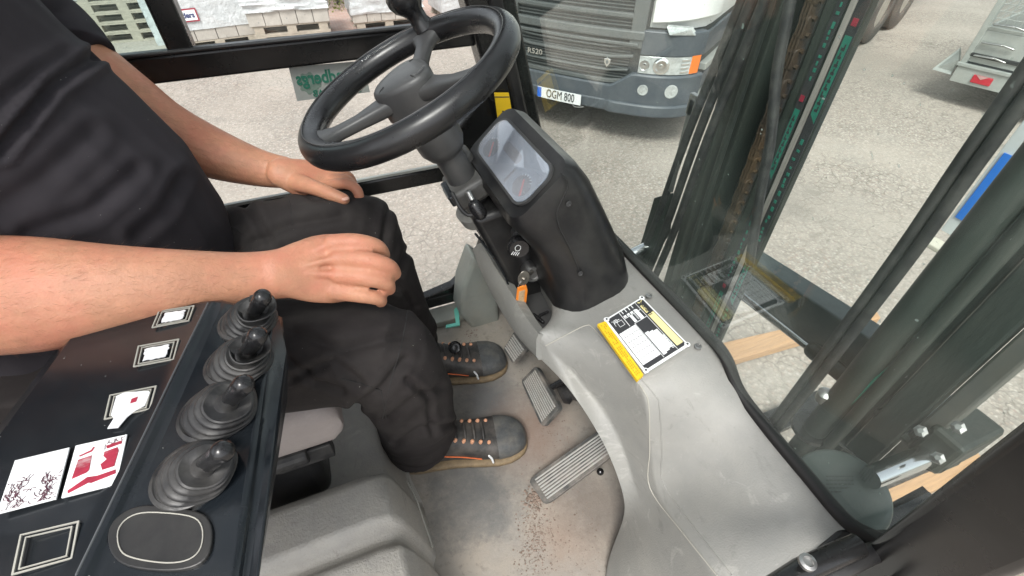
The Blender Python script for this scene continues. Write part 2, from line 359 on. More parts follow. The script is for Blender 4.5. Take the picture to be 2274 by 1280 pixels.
def ground_mat():
    m = bpy.data.materials.new('old_pale_asphalt'); m.use_nodes = True; n = m.node_tree.nodes; L = m.node_tree.links; b = n['Principled BSDF']
    tc = n.new('ShaderNodeTexCoord')
    def nz(s, d=6, r=.6):
        t = n.new('ShaderNodeTexNoise'); t.inputs['Scale'].default_value = s; t.inputs['Detail'].default_value = d; t.inputs['Roughness'].default_value = r; L.new(tc.outputs['Object'], t.inputs['Vector']); return t
    def mr(src, a, b_, c=0, d=1):
        r = n.new('ShaderNodeMapRange'); r.inputs[1].default_value = a; r.inputs[2].default_value = b_; r.inputs[3].default_value = c; r.inputs[4].default_value = d; L.new(src, r.inputs[0]); return r.outputs[0]
    def mix(f, a, c, mode='MIX'):
        x = n.new('ShaderNodeMix'); x.data_type = 'RGBA'; x.blend_type = mode
        for s, q in ((6, a), (7, c)):
            if isinstance(q, tuple): x.inputs[s].default_value = (*q, 1)
            else: L.new(q, x.inputs[s])
        L.new(f, x.inputs[0]); return x.outputs[2]
    v = n.new('ShaderNodeTexVoronoi'); v.inputs['Scale'].default_value = 46; L.new(tc.outputs['Object'], v.inputs['Vector'])
    sep = n.new('ShaderNodeSeparateColor'); L.new(v.outputs['Color'], sep.inputs[0])
    stones = mix(mr(sep.outputs[0], 0, 1), (.165, .142, .122), (.47, .415, .36))
    stones = mix(mr(sep.outputs[1], .8, .95, 0, .8), stones, (.54, .50, .455))
    stones = mix(mr(sep.outputs[2], .85, .95, 0, .7), stones, (.30, .20, .16))
    stones = mix(mr(v.outputs['Distance'], .25, .6, 0, .55), stones, (.17, .155, .14))
    base = mix(mr(nz(.9).outputs[0], .35, .65, .2, .7), stones, (.40, .355, .31))
    # network of cracks with a wobble
    wob = n.new('ShaderNodeVectorMath'); wob.operation = 'MULTIPLY_ADD'; L.new(nz(9, 4).outputs['Color'], wob.inputs[0]); wob.inputs[1].default_value = (.12, .12, 0); L.new(tc.outputs['Object'], wob.inputs[2])
    cv = n.new('ShaderNodeTexVoronoi'); cv.feature = 'DISTANCE_TO_EDGE'; cv.inputs['Scale'].default_value = 7.5; L.new(wob.outputs[0], cv.inputs['Vector'])
    line = mr(cv.outputs['Distance'], .015, .05, 1, 0)
    patch = mr(nz(.5, 3).outputs[0], .42, .60, 0, .5)
    mm = n.new('ShaderNodeMath'); mm.operation = 'MULTIPLY'; L.new(line, mm.inputs[0]); L.new(patch, mm.inputs[1])
    base = mix(mm.outputs[0], base, (.13, .115, .10))
    base = mix(mr(nz(2.2).outputs[0], .55, .8, 0, .4), base, (.30, .285, .26))
    base = mix(mr(nz(.28, 4, .65).outputs[0], .45, .68, 0, .55), base, (.27, .24, .21))
    base = mix(mr(nz(.6, 5, .7).outputs[0], .60, .72, 0, .5), base, (.20, .18, .16))
    base = mix(mr(nz(.35, 3).outputs[0], .25, .42, .5, 0), base, (.43, .39, .345))
    L.new(base, b.inputs['Base Color']); b.inputs['Roughness'].default_value = .9; b.inputs['Specular IOR Level'].default_value = .25
    bp = n.new('ShaderNodeBump'); bp.inputs['Strength'].default_value = .6; bp.inputs['Distance'].default_value = .006; L.new(v.outputs['Distance'], bp.inputs['Height'])
    b2 = n.new('ShaderNodeBump'); b2.invert = True; b2.inputs['Strength'].default_value = .5; b2.inputs['Distance'].default_value = .01; L.new(mm.outputs[0], b2.inputs['Height']); L.new(bp.outputs[0], b2.inputs['Normal'])
    L.new(b2.outputs[0], b.inputs['Normal'])
    return m
def brick_mat():
    m = bpy.data.materials.new('red_block_paving'); m.use_nodes = True; n = m.node_tree.nodes; L = m.node_tree.links; b = n['Principled BSDF']
    tc = n.new('ShaderNodeTexCoord'); br = n.new('ShaderNodeTexBrick'); L.new(tc.outputs['Object'], br.inputs['Vector'])
    br.inputs['Color1'].default_value = (.44, .27, .22, 1); br.inputs['Color2'].default_value = (.50, .36, .31, 1); br.inputs['Mortar'].default_value = (.3, .25, .22, 1)
    br.inputs['Scale'].default_value = 4.5; br.inputs['Mortar Size'].default_value = .03
    L.new(br.outputs['Color'], b.inputs['Base Color']); b.inputs['Roughness'].default_value = .85
    return m

# ------------------------------------------------------------------ setting
g = MB().add([(-150, -150, GZ), (150, -150, GZ), (150, 150, GZ), (-150, 150, GZ)], [(0, 1, 2, 3)]).build('ground', ground_mat())
tag(g, kind='structure')
pv = MB().b2((-.6, 9.0, GZ-.01), (30, 60, GZ+.006)).build('block_paving', brick_mat()); tag(pv, kind='structure')

# ------------------------------------------------------------------ forklift
FK = empty('forklift', (.1, .55, GZ), 'black and grey forklift seen from inside its cab, with steering wheel, cowl, levers and mast', 'forklift')
def part(mb, name, m, parent=FK, **k): return mb.build(name, M[m] if isinstance(m, str) else m, parent, **k)

fl = MB().b2((-.03, -.02, 1.02), (.488, 1.03, 1.05)).build('cab_floor', floor_mat(), FK)
part(MB().b2((-.03, -.02, .55), (.485, 1.02, 1.018)).b2((-1.7, -.05, .1), (-.032, 1.10, 1.02)), 'chassis', 'paint')  # unseen box under the floor, put in to keep light from leaking
part(MB().b2((-1.9, -.05, 1.022), (-.75, 1.10, 1.9)), 'counterweight_cover', 'cowl', bevel=.03)
def wheel(x, y, r, wdt, par=FK, nm='wheel', ax=(0, 1, 0)):
    a = V(ax)
    t = MB().lathe([(r*.55, -wdt/2), (r*.9, -wdt/2), (r, -wdt*.38), (r, wdt*.38), (r*.9, wdt/2), (r*.55, wdt/2), (r*.55, -wdt/2)], (x, y, GZ+r), a, 40)
    o = t.build(nm, M['tyre'], par, smooth=40)
    MB().lathe([(r*.54, -wdt*.4), (r*.5, -wdt*.2), (r*.2, -wdt*.15), (.02, -wdt*.15), (.02, wdt*.15), (r*.2, wdt*.15), (r*.5, wdt*.2), (r*.54, wdt*.4)], (x, y, GZ+r), a, 32).build('rim', M['rim'], o, smooth=40)
    return o
for yy in (.12, .92):
    wheel(-1.3, yy, .36, .22)

# cowl: rows from the pod (far) to the right side of the cab (near)
def rowpts(*p): return [V(q) for q in p]
rows = [
 rowpts((.475, .99, 1.50), (.40, .99, 1.50), (.335, .99, 1.49), (.33, .99, 1.44), (.34, .99, 1.38)),
 rowpts((.475, .70, 1.515), (.40, .70, 1.51), (.335, .70, 1.49), (.33, .70, 1.44), (.34, .70, 1.38)),
 rowpts((.475, .56, 1.52), (.40, .56, 1.51), (.325, .55, 1.485), (.32, .55, 1.45), (.33, .55, 1.40)),
 rowpts((.475, .50, 1.522), (.39, .50, 1.51), (.312, .495, 1.478), P(1192, 738, X=.25), P(1192, 790, X=.247)),
 rowpts((.475, .43, 1.525), (.40, .435, 1.522), P(1330, 745, X=.335), P(1218, 775, X=.262), P(1240, 835, X=.27)),
 rowpts((.475, .36, 1.527), (.41, .37, 1.524), P(1385, 806, X=.34), P(1262, 820, X=.288), P(1282, 888, X=.283)),
 rowpts((.475, .305, 1.522), (.41, .315, 1.52), P(1428, 862, X=.345), P(1322, 885, X=.318), P(1322, 950, X=.30)),
 rowpts((.475, .255, 1.485), (.41, .27, 1.485), P(1443, 920, X=.345), P(1375, 960, X=.335), P(1358, 1020, X=.315)),
 rowpts((.475, .19, 1.475), (.42, .21, 1.43), P(1447, 1085, X=.36), P(1415, 1098, X=.35), P(1390, 1110, X=.33)),
 rowpts((.475, .125, 1.472), (.41, .14, 1.44), P(1500, 1160, X=.345), P(1445, 1180, X=.335), P(1386, 1160, Z=1.12)),
 rowpts((.475, .064, 1.470), (.41, .065, 1.44), P(1592, 1280, X=.335), P(1450, 1290, X=.31), P(1325, 1285, Z=1.05)),
 rowpts((.475, -.03, 1.470), (.41, -.04, 1.44), (.335, -.02, 1.36), (.30, .02, 1.20), (.255, .10, 1.05)),
]
def dens(a, b, t): return a.lerp(b, t)
grid = []
for r in rows:
    W, m_, Rr, N, E = r
    grid.append([W, dens(W, m_, .5), dens(m_, Rr, .3), dens(m_, Rr, .80), Rr, dens(Rr, N, .5), N, dens(N, E, .8), E, E+V((.012, 0, -.012)), E+V((.05, .01, -.012))])
nv = len(grid[0]); cw = MB(); vs = [p for r in grid for p in r]
cw.add(vs, [(k*nv+i, k*nv+i+1, (k+1)*nv+i+1, (k+1)*nv+i) for k in range(len(grid)-1) for i in range(nv-1)])
cowl_me = cw.me('cowl')
cr_ = cowl_me.attributes.new('crease_edge', 'FLOAT', 'EDGE')
for e in cowl_me.edges:
    a, b = e.vertices; ka, ia = divmod(a, nv); kb_, ib = divmod(b, nv)
    if ia == ib and abs(ka-kb_) == 1:
        if ia in (4,): cr_.data[e.index].value = .7
        if ia == 6: cr_.data[e.index].value = .55 if min(ka, kb_) >= 3 else .3
        if ia == 8: cr_.data[e.index].value = .8
        if ia == 3: cr_.data[e.index].value = .6
    if ka == kb_ == 3 and ia >= 3: cr_.data[e.index].value = .5
cowl = link('cowl', cowl_me, M['cowl'], FK, smooth=180, sub=3)
ct = bvh(cowl)
for pts_ in ([(1212, 768), (1262, 742), (1300, 724), (1320, 732), (1375, 800), (1428, 866), (1441, 905), (1443, 1000), (1444, 1085), (1515, 1182), (1592, 1278)], ):
    part(MB().tube(online(ct, pts_, .0004), .0010, 6), 'moulded_seam', 'seam', cowl)
for pts_ in ([(1345, 752), (1400, 815), (1452, 876), (1464, 905), (1470, 1000), (1474, 1075), (1540, 1170), (1625, 1278)],):
    part(MB().tube(online(ct, pts_, .0002), .0011, 6), 'moulded_seam', 'cowl', cowl)
# rolled edge that frames the column pocket
inn = [P(1068, 540, X=.25), P(1098, 590, X=.25), P(1138, 655, X=.25), P(1170, 708, X=.25), P(1196, 742, X=.25)]
out = [P(1050, 556, X=.245), P(1072, 612, X=.242), P(1112, 690, X=.24), P(1155, 755, X=.24), P(1196, 800, X=.246)]
ins = spline(inn, 5); outs = spline(out, 5)
rings = [[a, a.lerp(b, .2)+V((-.004, 0, .002)), b.lerp(a, .2)+V((-.005, 0, 0)), b, b+V((.02, 0, -.005)), a+V((.02, 0, -.012))] for a, b in zip(ins, outs)]
part(MB().loft(rings), 'cowl_edge', 'cowl', smooth=60)
# seam lines moulded in the cowl (thin raised welts)
def offs(p, q=V((-.0, -.0, .0))): return p+q
# dark foot-well under the cowl
part(MB().b2((.488, -.02, 1.05), (.50, 1.0, 1.43)).b2((.36, .86, 1.05), (.488, .9, 1.40)), 'footwell_wall', 'blk')
# pale kick panel left of the column
kp = [P(1053, 572, Y=.93), P(1092, 600, Y=.93), P(1106, 650, Y=.93), P(1112, 735, Y=.93), P(1085, 752, Y=.93), P(1056, 742, Y=.93), P(1022, 700, Y=.93), P(1028, 640, Y=.93)]
part(MB().prism(kp, (0, .08, 0)), 'kick_panel', 'kick', bevel=.012, seg=4, smooth=40)
part(MB().b2((.02, .965, 1.052), (.30, 1.03, 1.075)), 'door_threshold', 'kick', bevel=.004)
tp = [P(1008, 688, Z=1.081), P(1018, 678, Z=1.081), P(1021, 722, Z=1.081), P(990, 728, Z=1.081), P(990, 722, Z=1.081), P(1012, 717, Z=1.081)]
part(MB().prism(tp, (0, 0, -.004)), 'tape_mark', 'tape')
# screws on the cowl
for px, py in ((1441, 657), (1550, 770)):
    c = P(px, py, Z=1.527); part(MB().lathe([(.0055, -.002), (.0055, .0012), (.0035, .0018), (.003, .0004), (.001, .0004)], c, (0, 0, 1), 16), 'screw', 'steel', smooth=30)

# capacity plate
pc = [P(1342, 713, Z=1.531), P(1425, 662, Z=1.533), P(1530, 769, Z=1.531), P(1432, 831, Z=1.529)]
pn = (pc[1]-pc[0]).cross(pc[3]-pc[0]).normalized()
if pn.z < 0: pn = -pn
pc = [p+pn*.003 for p in pc]
def pb(u, v, h=0):   # u along the short edge (left->right), v along the long edge (far->near)
    a = pc[0].lerp(pc[1], u); b = pc[3].lerp(pc[2], u); return a.lerp(b, v) + pn*h
def patch(mb, u0, v0, u1, v1, h, t=.0005): mb.prism([pb(u0, v0, h), pb(u1, v0, h), pb(u1, v1, h), pb(u0, v1, h)], -pn*t)
q = MB(); q.prism([pb(0, 0), pb(1, 0), pb(1, 1), pb(0, 1)], -pn*.004)
plate = part(q, 'capacity_plate', 'white', bevel=.0008)
q = MB(); patch(q, .04, .03, .96, .97, .0006); part(q, 'printed_panel', 'ink', plate)
q = MB()
patch(q, .05, .33, .44, .90, .0012)
for i, (a, b) in enumerate(((.50, .56), (.585, .645), (.67, .73))): patch(q, a-.02, .52+.02*i, b, .93-.02*i, .0012)
patch(q, .47, .17, .53, .30, .0012); patch(q, .62, .13, .70, .31, .0012)
for i in range(4): patch(q, .36+.085*i, .12, .42+.085*i, .155, .0012); patch(q, .39+.085*i, .03, .405+.085*i, .09, .0012)
for a, b, c, d in ((.33, .04, .34, .31), (.34, .165, .76, .172), (.76, .04, .767, .96), (.45, .31, .76, .317), (.45, .31, .457, .96)): patch(q, a, b, c, d, .0012)
for i in range(10): patch(q, .57+.012*(i % 2), .18+.011*i, .60, .185+.011*i, .0012)
for i in range(4): patch(q, .08+.02*i, .10+.02*(i % 2), .10+.05*i, .108+.02*(i % 2), .0012)
patch(q, .10, .14, .20, .147, .0012); patch(q, .10, .20, .107, .147, .0012); patch(q, .16, .15, .28, .155, .0012); patch(q, .16, .24, .28, .245, .0012); patch(q, .16, .15, .165, .245, .0012); patch(q, .275, .15, .28, .245, .0012)
part(q, 'label_fields', 'white', plate)
q = MB()
for i in range(1, 7): patch(q, .05+.39*i/7-.002, .33, .05+.39*i/7+.002, .90, .0016, .0003)
for i in range(1, 6): patch(q, .05, .33+.57*i/6-.0015, .44, .33+.57*i/6+.0015, .0016, .0003)
part(q, 'table_lines', 'ink', plate)
q = MB(); patch(q, .80, .30, .94, .92, .0012); patch(q, .80, .12, .87, .27, .0012); q.prism([pb(.80, .05, .0012), pb(.93, .05, .0012), pb(.865, .10, .0012)], -pn*.0004)
part(q, 'warning_field', 'paleyellow', plate)
rv_ = (pc[3]-pc[0]).normalized(); ru = (pc[0]-pc[1]).normalized()
for u_, v_, s_, z_ in ((.83, .19, 'WARNING', .0045), (.71, .80, 'WARNING', .0035)):
    text('lettering', s_, .0085 if u_ > .8 else .007, M['ink'] if u_ > .8 else M['white'], plate, frame(pb(u_+.02, v_, .0018), rv_, -ru), sx=.85)
for u_, v_ in ((.03, .02), (.97, .02), (.97, .98), (.03, .98)):
    part(MB().lathe([(.0045, 0), (.0045, .0012), (.001, .0016)], pb(u_, v_, .0002), pn, 16), 'rivet', 'white', plate, smooth=30)
    part(MB().lathe([(.0018, .001), (.0018, .0024), (.0005, .0026)], pb(u_, v_, .0002), pn, 12), 'rivet', 'ink', plate, smooth=30)
ys = [P(1326, 724, Z=1.528), P(1344, 717, Z=1.53), P(1428, 836, Z=1.53), P(1414, 848, Z=1.526)]
ys = [p+V((0, 0, .004)) for p in ys]
strip = part(MB().prism(ys, (0, 0, -.006)), 'warning_strip', 'yellow')
q = MB(); 
for i in range(26):
    for j in range(3):
        if random.random() < .25: continue
        t = .04+.92*i/26; u0 = .22+.22*j; a = ys[0].lerp(ys[3], t).lerp(ys[1].lerp(ys[2], t), u0); d = (ys[3]-ys[0]).normalized()*.0028; e = (ys[1]-ys[0]).normalized()*.0012
        q.prism([a+V((0, 0, .0003)), a+d+V((0, 0, .0003)), a+d+e+V((0, 0, .0003)), a+e+V((0, 0, .0003))], (0, 0, -.0005))
part(q, 'small_print', mat('brown_print', (.40, .22, .01), .5), strip)

# instrument pod
def podring(lo, hi, y0, y1, r):
    lo = V((lo[0], 0, lo[1])); hi = V((hi[0], 0, hi[1])); d = hi-lo; Ln = d.length
    pts = rrect(.5*Ln, .5*(y0+y1), .5*Ln, .5*(y1-y0), r, 6)
    return [lo + d*(a/Ln) + V((0, b, 0)) for a, b in pts]
rings = [podring((.229, 1.692), (.301, 1.760), .548, .775, .020), podring((.222, 1.688), (.309, 1.766), .541, .782, .026), podring((.222, 1.67), (.330, 1.757), .536, .790, .035), podring((.240, 1.645), (.358, 1.722), .530, .797, .045),
         podring((.272, 1.60), (.392, 1.66), .522, .805, .05), podring((.298, 1.54), (.437, 1.57), .508, .812, .055), podring((.312, 1.46), (.472, 1.465), .495, .82, .06)]
part(MB().loft(rings), 'instrument_pod', 'blk', smooth=50)
dl = [V((.243, .562, 1.7025)), V((.243, .755, 1.7025)), V((.291, .752, 1.748)), V((.291, .560, 1.748))]
dn = (dl[1]-dl[0]).cross(dl[3]-dl[0]).normalized()
if dn.x > 0: dn = -dn
ox = V((0, 1, 0)); oy = (dl[3]-dl[0]).normalized(); dc = sum(dl, V())/4
def disp(pts2, h): return [dc + ox*a + oy*b + dn*h for a, b in pts2]
scr = part(MB().prism(disp(rrect(0, 0, .103, .037, .022), .0055), -dn*.004), 'instrument_display', 'dial', smooth=30)
part(MB().loft([disp(rrect(0, 0, .107, .041, .025), .003), disp(rrect(0, 0, .107, .041, .025), .0075), disp(rrect(0, 0, .103, .037, .022), .0075), disp(rrect(0, 0, .103, .037, .022), .003), disp(rrect(0, 0, .107, .041, .025), .003)], caps=False), 'display_bezel', 'hub', scr, smooth=30)
q = MB(); q.prism(disp(rrect(.01, .008, .032, .0085, .008), .0062), -dn*.0006); q.prism(disp([(-.030, -.032), (-.024, -.032), (-.024, -.004), (-.030, -.004)], .0062), -dn*.0006)
for sx in (-1, 1): q.prism(disp([(sx*.068+.022*math.cos(a), -.014+.018*math.sin(a)) for a in [2*math.pi*i/20 for i in range(20)]], .006), -dn*.0005)
part(q, 'display_window', 'ink', scr)
for sx in (-1, 1):
    part(MB().prism(disp([(sx*.068-.016, -.024), (sx*.068-.014, -.028), (sx*.068+.006, -.006), (sx*.068+.004, -.004)], .0068), -dn*.0006), 'needle', 'needle', scr)
    q = MB()
    for i in range(9):
        a = R_(200-160*i/8); c_ = math.cos(a); s_ = math.sin(a); x0 = sx*.068; y0 = -.012
        q.prism(disp([(x0+.017*c_, y0+.014*s_), (x0+.021*c_, y0+.0175*s_), (x0+.021*c_+.0015, y0+.0175*s_), (x0+.017*c_+.0015, y0+.014*s_)], .0068), -dn*.0005)
    part(q, 'dial_marks', 'white', scr)
cov = glass_mat('display_glare_cover', (.85, .9, .95), dust=.17, dcol=(.80, .80, .84), ior=2.3, speck=0)  # pale film puts the display's whitish sky glare into the cover
MB().prism(disp(rrect(0, 0, .1025, .0365, .022), .0085), -dn*.001).build('display_glass', cov, scr, smooth=30)
for px, py, Yv in ((1262, 452, .53), (1288, 607, .512)):
    part(MB().lathe([(.0045, 0), (.0045, .0012), (.003, .0016), (.0024, .0004), (.0005, .0004)], P(px, py, Y=Yv)+V((0, -.001, 0)), (0.05, -1, .1), 16), 'screw', 'hub', smooth=30)
sm = spline([P(1245, 385, Y=.535), P(1262, 410, Y=.534), P(1238, 470, Y=.528), P(1242, 505, Y=.526), P(1262, 545, Y=.52), P(1290, 610, Y=.511)], 5)
part(MB().tube(sm, .0008, 6), 'cover_seam', 'darkgap')
part(MB().tube([P(1192, 304, Y=.80), P(1208, 310, Y=.80)], .012, 16), 'beacon_switch', 'hub', smooth=60)

# steering column and its cover
wc = V((.12906, .7406, 1.8294)); ax = V((-.3991, .0533, .9153)).normalized(); wx = V((0, 1, 0)); wx = (wx-ax*wx.dot(ax)).normalized(); wy = ax.cross(wx)
wy = -wy if wy.x < 0 else wy   # points forward
A0 = P(1050, 492, Y=.66); A1 = P(1190, 735, Y=.66); pp = V((.93, 0, .15))
cv = MB().prism([A0, A0+pp*.12, A1+V((.10, 0, -.02)), A1], (0, .085, 0)); part(cv, 'column_cover', 'blk', bevel=.012, seg=3, smooth=35)
colm = part(MB().lathe([(.030, -.30), (.030, -.235), (.026, -.235), (.026, -.12), (.032, -.116), (.040, -.10), (.044, -.03), (.040, -.02)], wc, ax, 32), 'steering_column', 'hub', smooth=35)
part(MB().lathe([(.046, -.262), (.048, -.24), (.040, -.232), (.028, -.232)], wc, ax, 32), 'column_collar', 'cowl', colm, smooth=35)
rotm = Matrix((wy, wx, ax)).transposed()
part(MB().box(wc-ax*.192, (.070, .085, .040), rotm).box(wc-ax*.175+wx*.04+wy*.012, (.05, .045, .055), rotm), 'tilt_clamp', mat('worn_grey_casting', (.075, .075, .072), .45, var=.2, vs=30, dust=(.16, .15, .14), da=.5, ds=20), colm, bevel=.009, seg=3, smooth=35)
part(MB().box(wc-ax*.182-wy*.035-wx*.01, (.012, .06, .022), rotm), 'clamp_badge', 'blkgloss', colm, bevel=.003)
text('clamp_lettering', 'OPEN', .012, M['hub'], colm, frame(wc-ax*.180-wy*.0415-wx*.01, -wx, ax), ext=.0006)
s0 = P(1041, 430, D=.80); s1 = P(1062, 468, D=.80)
part(MB().tube([s0, s1], .006, 12), 'tilt_lever', 'steel', colm, smooth=60)
part(MB().tube([P(1055, 458, D=.795), P(1066, 474, D=.80)], .012, 14), 'tilt_knob', 'knob', colm, smooth=60)
part(MB().tube([P(1005, 430, D=.8), P(1022, 462, D=.805), P(1040, 478, D=.81), P(1062, 474, D=.81)], .0035, 8, cr=4), 'clamp_strap', 'rubber', colm, smooth=60)
part(MB().tube([P(1056, 520, Y=.656), P(1095, 570, Y=.656), P(1122, 615, Y=.656), P(1134, 650, Y=.656), P(1150, 680, Y=.656)], .0022, 8, cr=4), 'control_cable', 'blkgloss', smooth=60)
# light switch knob and ignition
kn = P(1158, 552, Y=.60)
lk = part(MB().lathe([(.007, .07), (.007, .022), (.017, .020), (.020, .012), (.0205, .004), (.017, -.001), (.012, -.0005), (.0005, -.0005)], kn+V((-.004, 0, 0)), (.25, 1, -.1), 28), 'light_switch', 'knob', smooth=40)
lk2 = part(MB().lathe([(.015, .06), (.015, .036), (.011, .034)], kn+V((.004, 0, 0)), (.25, 1, -.1), 24), 'switch_collar', 'hub', lk, smooth=40)
kf = frame(kn+V((-.004, -.0016, 0)), V((.92, -.22, -.3)), V((.3, .12, .94)))
q = MB(); ring = []
for a in range(0, 360, 20):
    r_ = .0055; ring.append((-.004 + r_*math.cos(R_(a))*.9, .002+r_*math.sin(R_(a))))
q.tube([kf @ V((a, b, .0004)) for a, b in ring], .0006, 6, closed=True)
for i in range(4): q.tube([kf @ V((-.010+.0045*i*.8, -.006, .0004)), kf @ V((-.012+.0045*i*.8, -.012, .0004))], .0006, 6)
part(q, 'lamp_symbol', 'white', lk)
kl = P(1186, 611, Y=.63)
il = part(MB().lathe([(.019, .04), (.019, .004), (.016, 0), (.012, 0), (.011, .003), (.004, .003), (.0005, .003)], kl, (.1, 1, -.15), 28), 'ignition_lock', 'steel', smooth=40)
# pocket floor with a small insert
pk = [P(1165, 700, Z=1.41), P(1225, 668, Z=1.41), P(1275, 700, Z=1.41), P(1195, 745, Z=1.41)]
part(MB().prism([p+V((0, .0, 0)) for p in [P(1120, 640, Z=1.405), P(1240, 600, Z=1.405), P(1300, 690, Z=1.405), P(1190, 760, Z=1.405)]], (0, 0, -.01)), 'pocket_floor', 'hub')
part(MB().tube([P(1180, 722, Z=1.41), P(1200, 700, Z=1.41), P(1216, 693, Z=1.412)], .003, 8).tube([P(1186, 700, Z=1.41), P(1205, 715, Z=1.41)], .004, 8), 'pocket_clip', 'knob', smooth=60)

# steering wheel
RW = .168
SW = part(MB().lathe([(.012, .018), (.030, .015), (.040, .006), (.043, -.015), (.041, -.03), (.02, -.034)], wc-ax*.002, ax, 40), 'steering_wheel', 'hub', smooth=40)
SW['label'] = 'black three-spoke steering wheel with a spinner knob'
rim = [wc + wx*RW*math.cos(t) + wy*RW*math.sin(t) + ax*.012 for t in [2*math.pi*i/72 for i in range(72)]]
part(MB().tube(rim, .0195, 20, closed=True, up=tuple(ax)), 'rim', 'wheel', SW, smooth=180)
part(MB().tube([wc + wx*(RW+.0015)*math.cos(t)+wy*(RW+.0015)*math.sin(t)+ax*.0327 for t in [2*math.pi*i/72 for i in range(72)]], .0008, 6, closed=True, up=tuple(ax)), 'rim_seam', 'hub', SW)
def onw(px, py):   # angle of a rim point in the wheel plane
    d = FW + RT*((px-1137)/FPX) - UP*((py-640)/FPX); t = (wc-CAM).dot(ax)/d.dot(ax); v = CAM+d*t-wc; return math.atan2(v.dot(wy), v.dot(wx))
for px, py in ((958, 88), (705, 340), (1105, 175)):
    a = onw(px, py); dr = wx*math.cos(a)+wy*math.sin(a); sd_ = ax.cross(dr)
    prof = [(.030, .026, .013, .0), (.055, .019, .012, .0), (.09, .0130, .010, .002), (.125, .0135, .0095, .006), (.145, .022, .011, .009), (.160, .040, .013, .012)]
    rg = [[wc + dr*d_ + sd_*(hw*cs(t)) + ax*(h0+hh*sn(t)) for t in [2*math.pi*i/20 for i in range(20)]] for d_, hw, hh, h0 in prof
          for cs in [lambda t: math.copysign(abs(math.cos(t))**.6, math.cos(t))] for sn in [lambda t: math.copysign(abs(math.sin(t))**.6, math.sin(t))]]
    part(MB().loft(rg), 'spoke', 'hub', SW, smooth=50)
# centre cap, a rounded three-lobed dome
a1_, a2_, a3_ = onw(958, 88), onw(705, 340), onw(1105, 175)
def capr(t):   # three-lobed outline reaching towards the spokes
    return 1+.20*sum(max(0, math.cos(t-a))**6 for a in (a1_, a2_, a3_))
rg = []
for k_, (s_, h_) in enumerate(((1.0, -.024), (1.0, -.004), (1.0, .017), (.96, .0225), (.88, .0255), (.5, .0285), (.1, .029))):
    rg.append([wc + (wx*math.cos(t) + wy*math.sin(t))*s_*.043*capr(t) + ax*h_ for t in [2*math.pi*i/60 for i in range(60)]])
part(MB().loft(rg), 'centre_cap', 'hub', SW, smooth=50)
for a in (a1_+.28, a2_-.30, a3_+.3):
    part(MB().tube([wc + (wx*math.cos(a)+wy*math.sin(a))*q1 + ax*q2 for q1, q2 in ((.0475, .0), (.048, .014), (.044, .0245), (.034, .0275))], .0009, 6, cr=3), 'cap_seam', 'darkgap', SW)
text('horn_lettering', 'HORN', .007, mat('faint_print', (.11, .11, .11), .5), SW, frame(wc+(wx*math.cos(a3_)+wy*math.sin(a3_))*.045+ax*.0285, -(wx*math.sin(a3_)-wy*math.cos(a3_)), wx*math.cos(a3_)+wy*math.sin(a3_)), ext=.0004)
ka = onw(958, 88); kb = wc + (wx*math.cos(ka)+wy*math.sin(ka))*RW + ax*.028
kd = (P(920, 22, D=(kb-CAM).dot(FW)-.055)-kb); kd = ax*.9+kd.normalized()*.1; kd = ax
part(MB().lathe([(.020, -.006), (.018, .002), (.0155, .008), (.016, .022), (.020, .028), (.027, .036), (.031, .048), (.030, .058), (.024, .068), (.012, .073), (.001, .074)], kb, (kd+V((-.12, .1, 0))).normalized(), 28), 'spinner_knob', 'knob', SW, smooth=60)

# pedals
def pad(name, c, thick, ribs, along, ribw, stem=None, rib_m='pedal'):
    n_ = (c[1]-c[0]).cross(c[3]-c[0]).normalized()
    if n_.z < 0: n_ = -n_
    f = lambda u, v, h=0: c[0].lerp(c[1], u).lerp(c[3].lerp(c[2], u), v)+n_*h
    pts = [f(u, v) for u, v in [((a+1)/2, (b+1)/2) for a, b in rrect(0, 0, 1, 1, .22, 3)]]
    o = part(MB().prism(pts, -n_*thick), name, 'pedal', bevel=.0015)
    q_ = MB()
    for i in range(ribs):
        t = .10+.80*(i+.5)/ribs; h_ = .4/ribs*.55
        qd = [f(.07, t-h_, .0028), f(.93, t-h_, .0028), f(.93, t+h_, .0028), f(.07, t+h_, .0028)] if along else [f(t-h_, .07, .0028), f(t+h_, .07, .0028), f(t+h_, .93, .0028), f(t-h_, .93, .0028)]
        q_.prism(qd, -n_*.0035)
    part(q_, 'tread_rib', rib_m, o, bevel=.0008)
    return o, n_, f
M['rib'] = mat('scuffed_rib', (.33, .33, .31), .55, var=.2, vs=40, dust=(.38, .34, .3), da=.6, ds=20)
po, n_, f_ = pad('brake_pedal', [P(1156, 846, Z=1.125), P(1190, 812, Z=1.175), P(1243, 905, Z=1.175), P(1203, 950, Z=1.125)], .014, 9, False, 0, rib_m='rib')
part(MB().tube([f_(.8, .5, -.012), V((.40, .56, 1.22)), V((.53, .57, 1.30))], .008, 10), 'pedal_arm', 'paint', po)
bl = MB(); b0 = P(1245, 880, Z=1.14); b1 = V((.47, .55, 1.19)); dv = (b1-b0)
bl.lathe([((.026 if i % 2 else .019)+.0008*i, dv.length*i/12) for i in range(13)], b0, dv, 24); part(bl, 'pedal_bellows', 'rubber', po, smooth=60)
po, n_, f_ = pad('accelerator_pedal', [P(1172, 1066, Z=1.066), P(1345, 945, Z=1.19), P(1368, 1006, Z=1.19), P(1210, 1124, Z=1.066)], .012, 8, True, 0, rib_m='rib')
part(MB().tube([f_(.85, .5, -.01), V((.50, .40, 1.15))], .006, 10).ball(P(1333, 1048, Z=1.10), .008), 'pedal_arm', 'paint', po)
